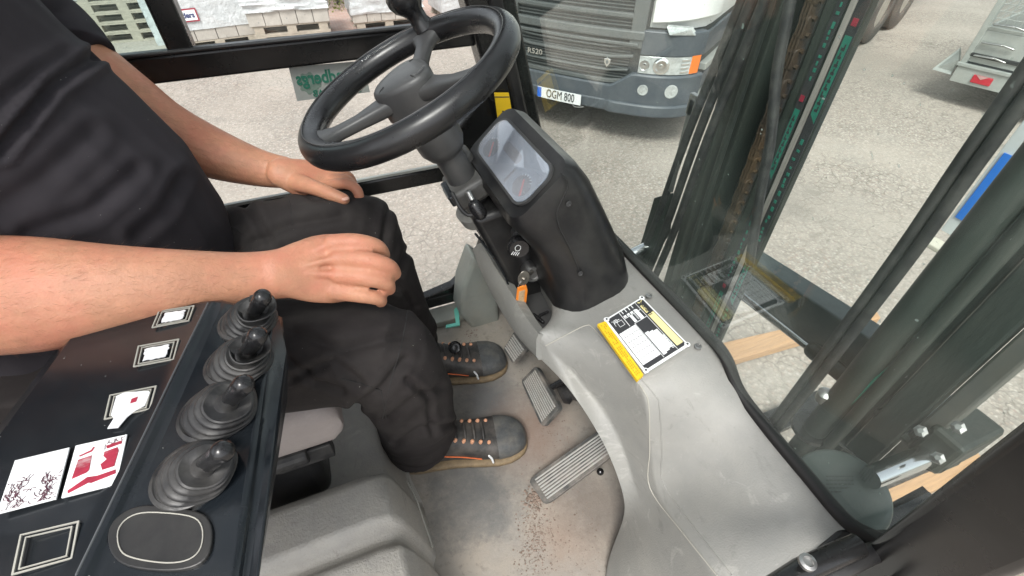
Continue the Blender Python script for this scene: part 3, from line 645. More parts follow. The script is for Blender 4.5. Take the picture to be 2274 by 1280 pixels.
po, n_, f_ = pad('inching_pedal', [P(1118, 776, Z=1.13), P(1142, 735, Z=1.19), P(1170, 775, Z=1.19), P(1140, 810, Z=1.13)], .012, 7, False, 0, rib_m='rib')
part(MB().tube([f_(.8, .5, -.01), V((.45, .72, 1.25))], .007, 10), 'pedal_arm', 'paint', po)

# seat, seat base and the moulded engine cover beside it
st = MB(); rg = []
for x_, hz, zc in ((-.62, .03, 1.455), (-.55, .052, 1.452), (-.30, .056, 1.452), (-.15, .056, 1.450), (-.118, .054, 1.447), (-.104, .044, 1.443), (-.099, .024, 1.440)):
    rg.append([V((x_, .70+a, zc+b)) for a, b in rrect(0, 0, .240-.5*max(0, x_+.12), hz, min(hz*.9, .035), 5)])
part(st.loft(rg), 'seat_cushion', 'seat', smooth=50)
sb = []
for z_, dx in ((1.40, .08), (1.6, .11), (1.9, .09), (2.1, .06)): sb.append([V((-.66-(z_-1.4)*.2+a, .70+b, z_)) for a, b in rrect(0, 0, .05, .22, .045, 5)])
part(MB().loft(sb), 'seat_backrest', 'seat', smooth=50)
part(MB().b2((-.50, .495, 1.20), (-.165, .93, 1.385)), 'seat_base', 'blk', bevel=.02, seg=3, smooth=35)
part(MB().lathe([(.018, -.03), (.019, -.02), (.019, .02), (.018, .03)], P(640, 1018, Y=.48), (1, 0, 0), 18).b2((-.22, .476, 1.345), (-.13, .50, 1.385)), 'seat_adjuster', 'rubber', bevel=.003)
def hoodrow(y, top, xc=-.066, fx=-.018, lift=0):
    return [V((-.70, y, top)), V((-.25, y, top)), V((xc-.03, y, top)), V((xc, y, top-.012)), V((xc+.012, y, top-.04)), V((xc+.03, y, top-.13)), V((fx, y, 1.05))]
hr = [hoodrow(.98, 1.17, -.09, -.03), hoodrow(.70, 1.17, -.075, -.02), hoodrow(.60, 1.17, -.07), hoodrow(.475, 1.20, -.068), hoodrow(.455, 1.29, -.068), hoodrow(.438, 1.302), hoodrow(.366, 1.302), hoodrow(.350, 1.272, -.074, -.028), hoodrow(.336, 1.275, -.073, -.027), hoodrow(.322, 1.292, -.062), hoodrow(.0, 1.292, -.062), hoodrow(-.05, 1.285, -.064)]
hm = MB().loft(hr, closed=False)
hd = part(hm, 'engine_cover', 'hood', smooth=40, bevel=.007, seg=4)
part(MB().tube([P(905, 1070, Z=1.115), P(925, 1110, Z=1.11), P(960, 1215, Z=1.09)], .002, 6), 'edge_trim', 'seam', hd)

# lever console to the driver's right
ridge0 = P(465, 668, Z=1.7420); ridge1 = P(172, 1290, Z=1.7420)
def C_(px, py, z): return P(px, py, Z=z)
far = [C_(150, 742, 1.6900), C_(178, 724, 1.7250), C_(440, 672, 1.7300), C_(468, 667, 1.7350), C_(492, 668, 1.7290), C_(606, 690, 1.7300), C_(622, 706, 1.7220), P(640, 790, X=-.10)]
near = [C_(-260, 1290, 1.6900), C_(-240, 1290, 1.7250), C_(120, 1290, 1.7300), C_(168, 1290, 1.7360), C_(212, 1290, 1.7290), C_(520, 1290, 1.7300), C_(545, 1290, 1.7220), P(575, 1285, X=-.125)]
def bot(p, z): return V((p.x, p.y, z))
rings = []
for k in range(9):
    t = k/8; r_ = [a.lerp(b, t) for a, b in zip(far, near)]
    r_.append(P(640, 890, X=-.108).lerp(P(574, 1295, X=-.135), t)); r_.append(r_[-1]+V((-.05, .0, -.03))); r_.append(V((r_[0].x, r_[0].y, 1.55))); rings.append(r_)
last = [p+V((-.02, -.10, 0)) for p in rings[-1]]; rings.append(last)
cons = part(MB().loft(rings), 'lever_console', 'blkgloss', smooth=28, bevel=.003)
def con_rect(c4, z, name, m, par=cons, t=.001):
    return part(MB().prism([C_(x, y, z) for x, y in c4], (0, 0, -t)), name, m, par)
def frame_rect(c4, z, wv, name, m):
    p = [C_(x, y, z) for x, y in c4]; c = sum(p, V())/4; q_ = MB()
    inner = [a + (c-a).normalized()*wv for a in p]
    for i in range(4): q_.prism([p[i], p[(i+1) % 4], inner[(i+1) % 4], inner[i]], (0, 0, -.0012))
    return part(q_, name, m, cons)
def lerp4(c4, s):
    cx = sum(p[0] for p in c4)/4; cy = sum(p[1] for p in c4)/4; return [(cx+(x-cx)*s, cy+(y-cy)*s) for x, y in c4]
labels = [[(352, 690), (432, 678), (420, 712), (336, 728)], [(306, 768), (398, 752), (386, 798), (295, 815)], [(243, 877), (348, 856), (334, 908), (230, 932)], [(44, 1187), (176, 1156), (160, 1240), (24, 1278)]]
for i, c4 in enumerate(labels):
    frame_rect(c4, 1.7322, .0016, 'label_frame', 'seam'); frame_rect(lerp4(c4, .80), 1.7322, .0012, 'label_frame', 'seam')
def torn(c4, s, seedv, z=1.7326, n=9, amp=.10):
    random.seed(seedv); c4 = lerp4(c4, s); out_ = []
    for i in range(4):
        a, b = c4[i], c4[(i+1) % 4]
        for j in range(n):
            t = j/n; k = (random.random()-.5)*amp
            cx = sum(p[0] for p in c4)/4; cy = sum(p[1] for p in c4)/4
            x = a[0]+(b[0]-a[0])*t; y = a[1]+(b[1]-a[1])*t
            out_.append((x+(cx-x)*abs(k), y+(cy-y)*abs(k)))
    return [P(x, y, Z=z) for x, y in out_]
for i in (0, 1): part(MB().prism(torn(labels[i], .62, 20+i, amp=.3), (0, 0, -.0008)), 'worn_label', 'worn', cons)
w3 = [(258, 880), (275, 872), (330, 868), (333, 872), (322, 900), (300, 912), (282, 926), (262, 950), (238, 952), (252, 930), (246, 922)]
part(MB().prism([P(x, y, Z=1.7326) for x, y in w3], (0, 0, -.0008)), 'worn_label', 'worn', cons)
part(MB().prism([P(x, y, Z=1.7330) for x, y in [(292, 886), (306, 881), (302, 892), (289, 896)]], (0, 0, -.0006)), 'label_print', 'red', cons)
sq1 = [(33, 1023), (154, 994), (124, 1108), (-8, 1142)]; sq2 = [(168, 990), (282, 965), (258, 1076), (136, 1106)]
l1 = con_rect(sq1, 1.7326, 'cracked_label', 'white', t=.0012); l2 = con_rect(sq2, 1.7326, 'warning_label', 'white', t=.0012)
def bil(c4, u, v):
    a = (c4[0][0]+(c4[1][0]-c4[0][0])*u, c4[0][1]+(c4[1][1]-c4[0][1])*u); b = (c4[3][0]+(c4[2][0]-c4[3][0])*u, c4[3][1]+(c4[2][1]-c4[3][1])*u)
    return (a[0]+(b[0]-a[0])*v, a[1]+(b[1]-a[1])*v)
def lab(c4, uv, z=1.7331): return [P(*bil(c4, u, v), Z=z) for u, v in uv]
q = MB()
for uv in ([(.13, .30), (.38, .27), (.40, .56), (.36, .60), (.10, .66)], [(.62, .26), (.86, .22), (.90, .30), (.88, .60), (.66, .62), (.60, .50), (.70, .42), (.62, .34)],
           [(.08, .88), (.40, .70), (.60, .72), (.92, .68), (.94, .76), (.50, .84), (.45, .82), (.10, .94)], [(.12, .22), (.34, .16), (.37, .10), (.40, .12), (.36, .19), (.14, .24)], [(.62, .14), (.92, .10), (.93, .16), (.66, .20)]):
    q.prism(lab(sq2, uv), (0, 0, -.0005))
part(q, 'faded_print', 'red', l2)
random.seed(5)
q = MB()
def crack(c4, u, v, a, n, q_):
    pts = []
    for i in range(n):
        pts.append(P(*bil(c4, min(.97, max(.03, u)), min(.96, max(.04, v))), Z=1.7330)); a += random.uniform(-.9, .9); u += .032*math.cos(a); v += .032*math.sin(a)
    q_.tube(pts, .00024, 4)
for i in range(120):
    u = random.choice((random.gauss(.25, .10), random.gauss(.78, .09))); v = random.uniform(.45, .95); crack(sq1, u, v, random.uniform(0, 6.28), random.randint(3, 6), q)
part(q, 'print_cracks', mat('maroon_print', (.10, .03, .05), .6), l1); q = MB()
for i in range(10): crack(sq2, random.uniform(.55, .95), random.uniform(.02, .12), random.uniform(0, 6.28), 4, q)
part(q, 'print_cracks', bpy.data.materials['maroon_print'], l2)
ctree = bvh(cons)
part(MB().tube(online(ctree, [(462, 674), (400, 800), (330, 945), (250, 1110), (170, 1276)], .0001), .0009, 6), 'worn_ridge_highlight', mat('worn_dark_edge', (.09, .095, .10), .45), cons)  # worn ridge, its highlight put in as a paler tube
# oval blanking plate with worn outline
ov = [(262, 1180), (285, 1150), (330, 1138), (420, 1146), (448, 1170), (446, 1215), (420, 1242), (370, 1250), (300, 1240), (268, 1222)]
ovo = [(240, 1178), (270, 1140), (328, 1122), (435, 1135), (468, 1165), (466, 1222), (436, 1256), (372, 1268), (285, 1258), (246, 1228)]
bk = part(MB().prism(spline([C_(x, y, 1.7330) for x, y in ovo], 4, True), (0, 0, -.004)), 'blanking_plate', 'blk', cons, bevel=.001)
part(MB().tube(spline([C_(x, y, 1.7334) for x, y in ov], 4, True), .0005, 6, closed=True), 'worn_outline', 'seam', bk)

# four levers in rubber boots
def lever(pb_, pk_, rb, tilt, label, rip=False, seed=0):
    random.seed(seed)
    base = P(*pb_, Z=1.7290); top = P(*pk_, Z=1.7290+.058)
    ax_ = (top-base).normalized()
    rp = []
    for R0, h0 in ((1.10, 0.0), (1.02, .115), (.92, .225), (.80, .33)):
        rp += [(R0-.05, h0+.0), (R0, h0+.02), (R0, h0+.055), (R0-.04, h0+.075), (R0-.17, h0+.082), (R0-.18, h0+.105)]
    rp += [(.66, .425), (.68, .44), (.67, .465), (.62, .475), (.50, .45), (.34, .44), (.30, .46), (.27, .54), (.25, .66), (.21, .72)]
    L_ = (top-base).length; seg = 44; rgs = []; tilt_ = (V((0, 0, 1))+(ax_-V((0, 0, 1)))*.55).normalized()
    for r_, h_ in rp:
        c_ = base + V((ax_.x*1.2, ax_.y*1.2, 0))*L_*h_*.75 + V((0, 0, h_*.052)); lean = min(1, h_/.35)
        nn = (V((0, 0, 1))*(1-lean)+tilt_*lean).normalized(); N = V((0, 1, 0)); N = (N-nn*N.dot(nn)).normalized(); B = nn.cross(N)
        rgs.append([c_ + (N*math.cos(t)+B*math.sin(t))*rb*r_*(1+.03*math.sin(2*t+seed)+.018*math.sin(5*t+seed*2)) + nn*(.0012*math.sin(3*t+seed*1.7)) for t in [2*math.pi*i/seg for i in range(seg)]])
    o = part(MB().loft(rgs), 'control_lever', 'rubber', smooth=45, label=label)
    k0 = rgs[28][0].lerp(rgs[28][22], .5); k1 = top
    part(MB().tube([k0, k0.lerp(k1, .35), k0.lerp(k1, .75), k1], [.0066, .0072, .0080, .0084], 20), 'lever_knob', 'knob', o, smooth=70)
    part(MB().lathe([(rb*1.12, -.002), (rb*1.12, .004), (rb*1.0, .006), (rb*.9, .004)], V((base.x, base.y, 1.7290)), (0, 0, 1), 40), 'boot_collar', 'rubber', o, smooth=50)
    if rip:
        c_ = k0.lerp(k1, .25); pts = []
        part(MB().loft([[c_ + (V((0, 1, 0))*math.cos(t)+V((1, 0, 0)).cross(ax_).cross(ax_)*math.sin(t)*-1)*r_ + ax_*(h_+.003*math.sin(3*t)) for t in [R_(-20)+R_(290)*i/24 for i in range(25)]] for r_, h_ in ((.013, -.012), (.019, -.002), (.021, .007))], closed=False), 'torn_flap', 'rubber', o, smooth=60, solid=.0012)
    return o
lever((552, 716), (583, 661), .0262, 0, 'lever with a split rubber collar, furthest from the camera', True, 1)
lever((532, 808), (572, 746), .0278, 0, 'lever with its boot torn open around the knob', True, 2)
lever((484, 918), (540, 855), .0285, 0, 'lever with an intact ribbed boot and a tilted knob', False, 3)
lever((430, 1055), (494, 1003), .0270, 0, 'lever with the knob leaning furthest over, beside the oval plate', False, 4)

# ---------------- cab frame
# windscreen plane: x = .475 - .25 (z - 1.5)
def wsx(z): return .475-.25*(z-1.5)
M['blackseal'] = mat('black_seal_rubber', (.007, .006, .006), .6)
seal = spline([(wsx(1.50), .99, 1.50), (.477, .70, 1.520), (.477, .52, 1.526), (.477, .36, 1.531), (.477, .305, 1.526), (.482, .262, 1.489), (.482, .19, 1.480), (.482, .125, 1.477), (.482, .062, 1.476), (.482, .03, 1.50)], 6)
part(MB().tube(seal, .0100, 10, flat=.8), 'windscreen_seal', 'blackseal', smooth=60)
gl = [V((wsx(z), y, z)) for y, z in ((1.0, 1.46), (.30, 1.50), (.245, 1.465), (.03, 1.465), (.03, 2.46), (1.0, 2.46))]
part(MB().prism(gl, (.005, 0, .001)), 'windscreen', 'glass')
def pillar(y0, y1, z0, z1, d0, d1, name='front_pillar', m='paint', bevel=.008):
    return part(MB().loft([[V((wsx(z)+d0, y0, z)), V((wsx(z)+d1, y0, z)), V((wsx(z)+d1, y1, z)), V((wsx(z)+d0, y1, z))] for z in (z0, z1)]), name, m, bevel=bevel, seg=3, smooth=35)
lp = pillar(.995, 1.06, 1.10, 2.5, -.075, .03)
pillar(.985, 1.0, 1.38, 2.5, -.03, .0, 'pillar_trim', 'blk')
stp = [P(1098, 207, Y=.984), P(1130, 207, Y=.984), P(1142, 280, Y=.984), P(1108, 282, Y=.984)]
yst = part(MB().prism(stp, (0, .003, 0)), 'pillar_sticker', 'yellow', lp)
part(MB().prism([P(x, y, Y=.9835) for x, y in ((1113, 279), (1121, 256), (1114, 247), (1118, 246), (1130, 262), (1124, 278))], (0, .0008, 0)), 'sticker_symbol', 'ink', yst)
part(MB().prism([P(x, y, Y=.9835) for x, y in ((1098, 215), (1131, 215), (1131, 217), (1098, 217))], (0, .0008, 0)), 'sticker_line', 'ink', yst)
pillar(-.035, .028, 1.42, 2.5, -.05, .035)
# left door and window frames in the plane y = 1.05
q = MB().b2((-.72, 1.02, 1.797), (.40, 1.055, 1.842)); part(q, 'window_sill', 'paint', bevel=.005)
part(MB().b2((-.72, 1.012, 1.843), (.38, 1.03, 1.850)), 'sill_rail', 'blk', bevel=.003)
part(MB().b2((-.222, 1.018, 1.842), (-.182, 1.06, 2.5)), 'window_mullion', 'paint', bevel=.005)
part(MB().b2((-.72, 1.025, 1.495), (.42, 1.05, 1.535)), 'door_rail', 'paint', bevel=.005)
part(MB().b2((-.72, 1.022, 1.538), (.42, 1.03, 1.544)), 'door_rail_trim', 'galv')
part(MB().b2((-.72, 1.02, 1.085), (.42, 1.06, 1.125)), 'door_bottom_rail', 'paint', bevel=.005)
gs = [V((x, 1.021, z)) for x, z in ((.43, 1.51), (.33, 1.51), (.335, 1.42), (.325, 1.30), (.29, 1.21), (.22, 1.15), (.10, 1.125), (.43, 1.125))]
part(MB().prism(gs, (0, .03, 0)), 'door_gusset', 'paint', bevel=.004)
gu = [V((x, 1.021, z)) for x, z in ((.43, 1.78), (.33, 1.80), (.345, 1.70), (.31, 1.66), (.27, 1.62), (.25, 1.54), (.43, 1.54))]
part(MB().prism(gu, (0, .03, 0)), 'pillar_foot', 'paint', bevel=.006)
part(MB().b2((-.72, 1.036, 1.12), (.40, 1.040, 1.50)).b2((-.72, 1.036, 1.53), (.40, 1.040, 1.80)), 'door_glass', 'glassL')
part(MB().b2((-.182, 1.036, 1.842), (.33, 1.040, 2.48)), 'side_window', 'glassL')
part(MB().b2((-.72, 1.036, 1.842), (-.222, 1.040, 2.48)), 'tinted_side_window', 'glassT')
part(MB().b2((-.78, 1.01, 1.0), (-.72, 1.06, 2.5)), 'rear_pillar', 'paint', bevel=.006); part(MB().b2((-.78, -.04, 1.0), (-.72, .02, 2.5)), 'rear_pillar', 'paint', bevel=.006)
rf = part(MB().b2((-.80, -.04, 2.47), (-.72, 1.08, 2.53)).b2((.20, -.04, 2.47), (.28, 1.08, 2.53)).b2((-.72, -.04, 2.47), (.20, .02, 2.53)).b2((-.72, 1.02, 2.47), (.20, 1.08, 2.53)), 'cab_roof', 'paint', bevel=.008)  # unseen roof, its open bars and clear pane shaped to let daylight in
for i in range(5): part(MB().b2((-.60+.16*i, .02, 2.475), (-.585+.16*i, 1.02, 2.525)), 'guard_bar', 'paint', rf)
part(MB().b2((-.76, -.02, 2.534), (.24, 1.06, 2.540)), 'roof_pane', 'glassL', rf)
# sign on the door glass
sg = [P(641, 150, Y=1.034), P(806, 136, Y=1.034), P(822, 205, Y=1.034), P(660, 225, Y=1.034)]
sgn = part(MB().prism(sg, (0, .0015, 0)), 'company_sign', 'paper')
sx_ = (sg[1]-sg[0]).normalized(); cgn = sum(sg, V())/4
text('sign_lettering', 'Strandbergs', .034, M['signgreen'], sgn, frame(cgn+V((.004, -.0012, .008)), -sx_, (0, 0, 1)), sx=.82, bold=.0008)
text('sign_lettering', 'Uthyrning AB', .018, M['signgreen'], sgn, frame(cgn+V((.008, -.0012, -.022)), -sx_, (0, 0, 1)), sx=.95, bold=.0004)
M['palegreen'] = mat('faded_green', (.14, .20, .165), .6)
part(MB().prism([cgn+V((-.040, -.0005, 0))+V((.018*math.cos(a)*(1+.2*(i//2 % 2)), 0, .018*math.sin(a)*(1+.2*(i//2 % 2)))) for i, a in enumerate([2*math.pi*k/32 for k in range(32)])], (0, .001, 0)), 'sign_gear', 'palegreen', sgn)
# right door frame, threshold and grab handle at the near corner
rp_ = [P(1862, 1172, Z=1.47), P(2040, 1172, Z=1.50), P(2290, 1000, Z=1.62), P(2290, 1180, Z=1.50), P(1975, 1290, Z=1.45), P(1740, 1290, Z=1.44)]
part(MB().prism(rp_, (0, 0, -.05)), 'corner_shelf', 'blk', bevel=.006)
part(MB().tube([P(2330, 1040, Z=1.66), P(2120, 1170, Z=1.56), P(2010, 1260, Z=1.50), P(1960, 1310, Z=1.47)], .030, 16, cr=3), 'door_post', 'paint', smooth=60)
part(MB().tube([P(1930, 1310, Z=1.56), P(2080, 1255, Z=1.56), P(2330, 1162, Z=1.56)], .0035, 10), 'door_seal', 'rubber', smooth=60)
part(MB().tube([P(1715, 1310, D=.46), P(1780, 1268, D=.465), P(1905, 1212, D=.48)], .0115, 20, cap='flat'), 'grab_handle', 'paint', smooth=50)
part(MB().tube([P(1800, 1300, D=.47), P(1870, 1262, D=.475), P(1950, 1225, D=.49), P(1990, 1250, D=.49)], .010, 12, cr=3), 'handle_bracket', 'blk', smooth=60)
part(MB().lathe([(.008, -.001), (.008, .003), (.005, .004), (.004, .001), (.0004, .001)], P(1792, 1250, D=.455), (0, 0, 1), 18), 'handle_bolt', 'steel', smooth=40)
fen = [P(1990, 1300, Z=1.40), P(2300, 1185, Z=1.40), P(2300, 1330, Z=1.40), P(1990, 1330, Z=1.40)]
part(MB().prism(fen, (0, 0, -.04)), 'step_plate', mat('stained_tan_plate', (.33, .28, .22), .7, var=.2, vs=10, dust=(.05, .045, .04), da=.95, ds=16))

# ---------------- mast
MS = part(MB().b2((.74, .508, .10), (.756, .578, 3.4)).b2((.74, .655, .10), (.90, .668, 3.4)).b2((.74, .668, .1), (.755, .712, 3.4)).b2((.756, .56, .1), (.78, .574, 3.4)), 'mast_rail', 'mast', bevel=.003, label='left mast rail with lettered green strips')
part(MB().b2((.80, .60, .10), (.86, .655, 3.4)), 'mast_web', 'rust', bevel=.002)
part(MB().b2((.70, .672, .10), (.738, .695, 3.4)).b2((.70, .642, .10), (.712, .652, 3.4)), 'inner_mast_rail', 'mast', bevel=.003)
def lift_cyl(x, y, r): return part(MB().tube([(x, y, .1), (x, y, 3.4)], r, 20), 'lift_cylinder', 'mast', smooth=60)
lift_cyl(.78, .628, .016)
# chain in the left mast
def chain(x, y, z0, z1, nm='lift_chain'):
    q_ = MB(); z = z0; i = 0
    while z < z1:
        for k in (-1, 0, 1):
            q_.tube([(x, y+k*.006+(.002 if i % 2 else 0), z-.012), (x, y+k*.006+(.002 if i % 2 else 0), z+.012)], .012, 8, flat=.2, up=(0, 1, 0))
        q_.tube([(x, y-.014, z+.014), (x, y+.014, z+.014)], .004, 6, cap='flat'); z += .024; i += 1
    return part(q_, nm, 'rust')
chain(.745, .600, .5, 2.4)
for p_, q2 in (((1648, 0), (1408, 610)), ((1668, 0), (1425, 640)), ((1690, 20), (1444, 640)), ((1755, 0), (1690, 420))):
    a = P(*p_, X=.66); b = P(*q2, X=.66)
    part(MB().tube([a+(a-b)*.6, a, a.lerp(b, .35)+V((0, .004, 0)), a.lerp(b, .7)-V((0, .004, 0)), b, b+(b-a)*.5], .0085, 12, cr=4), 'hydraulic_hose', 'rubber', smooth=60)
part(MB().b2((.655, .703, 1.55), (.662, .716, 1.75)).b2((.655, .70, 1.72), (.665, .72, 1.76)), 'hose_clamp', 'steel', bevel=.001)
# lettered strips on the mast
def strip_on(x, y0, y1, z0, z1, name='lettered_strip'):
    o = part(MB().b2((x-.0015, y0, z0), (x, y1, z1)), name, 'ink'); q_ = MB(); q2_ = MB(); q3 = MB(); z = z0+.01; yc = (y0+y1)/2; hw = (y1-y0)/2
    random.seed(int(y0*1000)); xf = x-.0018
    while z < z1-.12:
        # solid green block with dark glyphs
        L_ = .13; q_.prism([V((xf, yc-hw*.7, z)), V((xf, yc+hw*.7, z+.012)), V((xf, yc+hw*.7, z+L_)), V((xf, yc-hw*.7, z+L_))], (.0012, 0, 0))
        zz = z+.02
        while zz < z+L_-.012:
            q3.box((xf-.0003, yc, zz), (.0008, hw*.7, .004)); q3.box((xf-.0003, yc+random.uniform(-.3, .3)*hw, zz+.004), (.0008, hw*.25, .006)); zz += .0115
        part(MB().box((xf, yc, z+L_+.018), (.0012, hw*1.0, .010)), 'red_mark', 'red', o); zz = z+L_+.05
        while zz < z+.40:
            hgt = random.choice((.004, .006, .009)); q_.box((xf, yc+random.uniform(-.2, .2)*hw, zz), (.0012, hw*random.choice((.4, .6, .7)), hgt)); zz += hgt+random.choice((.004, .007, .012))
        z += .42
    part(q_, 'green_lettering', 'green', o); part(q3, 'strip_glyph', 'ink', o)
strip_on(.7385, .5085, .5255, .5, 2.4); strip_on(.7385, .542, .557, .38, 2.4)
part(MB().b2((.735, .5275, .2), (.739, .5355, 3.0)), 'polished_guide', mat('worn_pale_guide', (.40, .37, .34), .45, var=.4, vs=30, stretch=(1, 1, .1)))
# right mast
part(MB().b2((.745, .183, .10), (.765, .225, 3.4)).b2((.765, .205, .10), (.92, .225, 3.4)), 'mast_rail', 'mast', bevel=.004, label='right mast rail, nearest the camera')
part(MB().b2((.735, .135, .10), (.765, .179, 3.4)), 'inner_mast_rail', 'mast', bevel=.003)
part(MB().b2((.745, .105, .10), (.775, .132, 3.4)), 'outer_mast_rail', mat('bare_grey_rail', (.10, .105, .098), .5, var=.2, vs=6, dust=(.2, .17, .13), da=.5, ds=4), bevel=.004)
part(MB().tube([(.700, .2225, .1), (.700, .2225, 3.4)], .0200, 20), 'lift_cylinder', 'mast', smooth=60)
part(MB().lathe([(.035, -.004), (.035, .004), (.028, .005)], (.700, .2275, 1.30), (.0, 0, 1), 30).tube([(.70, .215, 1.31), (.722, .19, 1.30), (.735, .15, 1.295)], .003, 8), 'cylinder_clamp', 'paint', smooth=40)
chain(.86, .283, .5, 2.4)
q = MB()
for (x1, y1), (x2, y2) in (((1992, 700), (1968, 738)), ((1972, 815), (1838, 940))):
    a = P(x1, y1, X=.695); b = P(x2, y2, X=.695); sdv = V((0, .0035, 0)); q.prism([a, a.lerp(b, .5)+sdv, b+sdv*1.4, b-sdv*1.4, a.lerp(b, .5)-sdv], (.004, 0, 0.0))
part(q, 'green_label', 'green', FK)
for y_ in (.2665, .2515):
    part(MB().tube([(.66, y_-.004, 3.2), (.662, y_, 2.4), (.66, y_+.001, 1.9), (.661, y_-.001, 1.7), (.66, y_+.004, 1.4), (.66, y_+.011, 1.1), (.66, y_+.02, .4)], .0074, 14, cr=5), 'hydraulic_hose', 'rubber', smooth=60)
part(MB().tube([(.70, .190, .1), (.70, .190, 3.4)], .010, 14), 'oil_pipe', 'mast', smooth=60)
part(MB().lathe([(.012, -.012), (.012, .012), (.006, .016)], P(1830, 880, X=.69), (-.3, 0, 1), 12), 'pipe_union', 'steel', smooth=40)
# cross beam, chrome rods, tilt cylinders, bracket
bt0, bt1, bb0, bb1 = P(1640, 560, X=.93), P(1915, 742, X=.93), P(1625, 652, X=.93), P(1815, 800, X=.93)
ex = lambda a, b, t: a+(b-a)*t
part(MB().prism([ex(bt0, bt1, -.5), ex(bt0, bt1, 1.4), ex(bb0, bb1, 1.9), ex(bb0, bb1, -.5)], (.055, 0, .004)), 'cross_beam', mat('grey_green_beam', (.045, .060, .062), .45, var=.3, vs=6, dust=(.11, .13, .125), da=.55, ds=5, speck=1), bevel=.004)
a = P(1640, 648, X=.905); b = P(1806, 780, X=.905)
part(MB().tube([ex(a, b, -.2), b], .0095, 20), 'side_shift_rod', 'chrome', smooth=60)
part(MB().tube([b, ex(a, b, 1.7)], .019, 20), 'side_shift_cylinder', 'mast', smooth=60)
a = P(1932, 1062, X=.62); b = P(2060, 1010, X=.74)
part(MB().tube([a, b], .0165, 24, cap='flat'), 'tilt_rod', 'chrome', smooth=60)
br = part(MB().tube([b, b+(b-a)*.25], .028, 20, cap='flat'), 'tilt_clevis', 'mast', smooth=40)
part(MB().box(b+(b-a)*.35+V((0, 0, .02)), (.10, .05, .075)).box(b+(b-a)*.3+V((.0, .05, -.01)), (.07, .09, .02)), 'tilt_bracket', 'mast', br, bevel=.008)
for px, py in ((2083, 1018), (2128, 950), (2045, 958)):
    part(MB().lathe([(.009, -.004), (.009, .004), (.004, .006)], P(px, py, X=.70), (-.7, 0, .7), 6), 'bracket_bolt', 'steel', br)
a = P(1385, 575, X=.60); b = P(1450, 543, X=.68)
part(MB().tube([a, b], .0155, 20), 'tilt_rod', 'chrome', smooth=60)
part(MB().prism([P(x, y, X=.66) for x, y in ((1452, 440), (1480, 432), (1474, 520), (1430, 596), (1405, 600))], (.02, .0, 0)), 'hose_guard', 'mast', bevel=.002)
# work lamp outside the screen
lc = P(1862, 1098, D=.74); la = (CAM-lc).normalized()*.75 + V((0, 0, .6)); la.normalize()
lm = part(MB().lathe([(.03, -.05), (.058, -.035), (.068, -.012), (.069, 0), (.066, .006), (.058, .010), (.03, .013), (.0005, .014)], lc, la, 44), 'work_lamp', 'lamp', smooth=60)
lf = frame(lc+la*.0135+UP*.012, RT, UP)
M['lampink'] = mat('faded_lamp_print', (.04, .05, .045), .6)
q = MB(); random.seed(3)
for i in range(5):
    x = -.022
    while x < .02:
        wd_ = random.uniform(.002, .006); p0 = lf @ V((x, .012-.006*i, .0)); x += wd_+.0012
        p1 = lf @ V((x-.0012, .012-.006*i, .0)); upv = (lf.to_3x3() @ V((0, .0016, 0))); q.prism([p0, p1, p1+upv, p0+upv], la*.0006)
part(q, 'lamp_lettering', 'lampink', lm)
# white carriage plate with a blue label, seen between the hoses
cp = part(MB().b2((1.25, .24, 1.455), (1.262, .458, 2.3)), 'carriage_plate', mat('white_plate_paint', (.62, .66, .66), .4, var=.1, vs=4), bevel=.002)
part(MB().b2((1.247, .26, 1.497), (1.249, .449, 1.652)), 'blue_panel', 'bluep', cp)
part(MB().b2((1.21, .41, 1.425), (1.25, .458, 1.437)), 'carriage_tab', mat('cream_tab', (.55, .52, .43), .5), cp, bevel=.003)
part(MB().b2((1.16, .06, -.2), (1.20, .9, .05)).b2((1.2, .1, GZ+.02), (2.3, .22, GZ+.07)).b2((1.2, .72, GZ+.02), (2.3, .84, GZ+.07)), 'fork_carriage', 'paint', bevel=.004)

# ------------------------------------------------------------------ key in the ignition
kr = P(1186, 611, Y=.62)
KY = empty('ignition_key', kr, 'nickel key with an orange name tag hanging from the ignition lock', 'key')
kh = P(1163, 619, Y=.605)
kp_ = [(kh + V((a*.012, -.000, b*.018))) for a, b in [(math.cos(t), math.sin(t)) for t in [2*math.pi*i/20 for i in range(20)]]]
MB().prism(kp_, (.001, .0022, 0)).tube([kh, kr+V((0, .01, 0))], .0045, 8, flat=.5).build('key_bow', M['key'], KY, smooth=35, bevel=.0005)
tg = [P(1150, 640, Y=.603), P(1169, 634, Y=.603), P(1172, 645, Y=.603), P(1168, 682, Y=.603), P(1155, 692, Y=.603), P(1144, 686, Y=.603)]
tgo = MB().prism(tg, (0, .0035, 0)).build('name_tag', M['orangeplastic'], KY, bevel=.001)
MB().prism([P(1153, 648, Y=.6025), P(1166, 644, Y=.6025), P(1163, 675, Y=.6025), P(1150, 680, Y=.6025)], (0, .0008, 0)).build('tag_paper', mat('soiled_paper', (.55, .38, .22), .7, var=.4, vs=120), tgo)
MB().tube([P(1158, 634, Y=.604)+V((.006*math.cos(t), 0, .009*math.sin(t))) for t in [2*math.pi*i/20 for i in range(20)]], .0008, 6, closed=True).build('key_ring', M['steel'], KY)

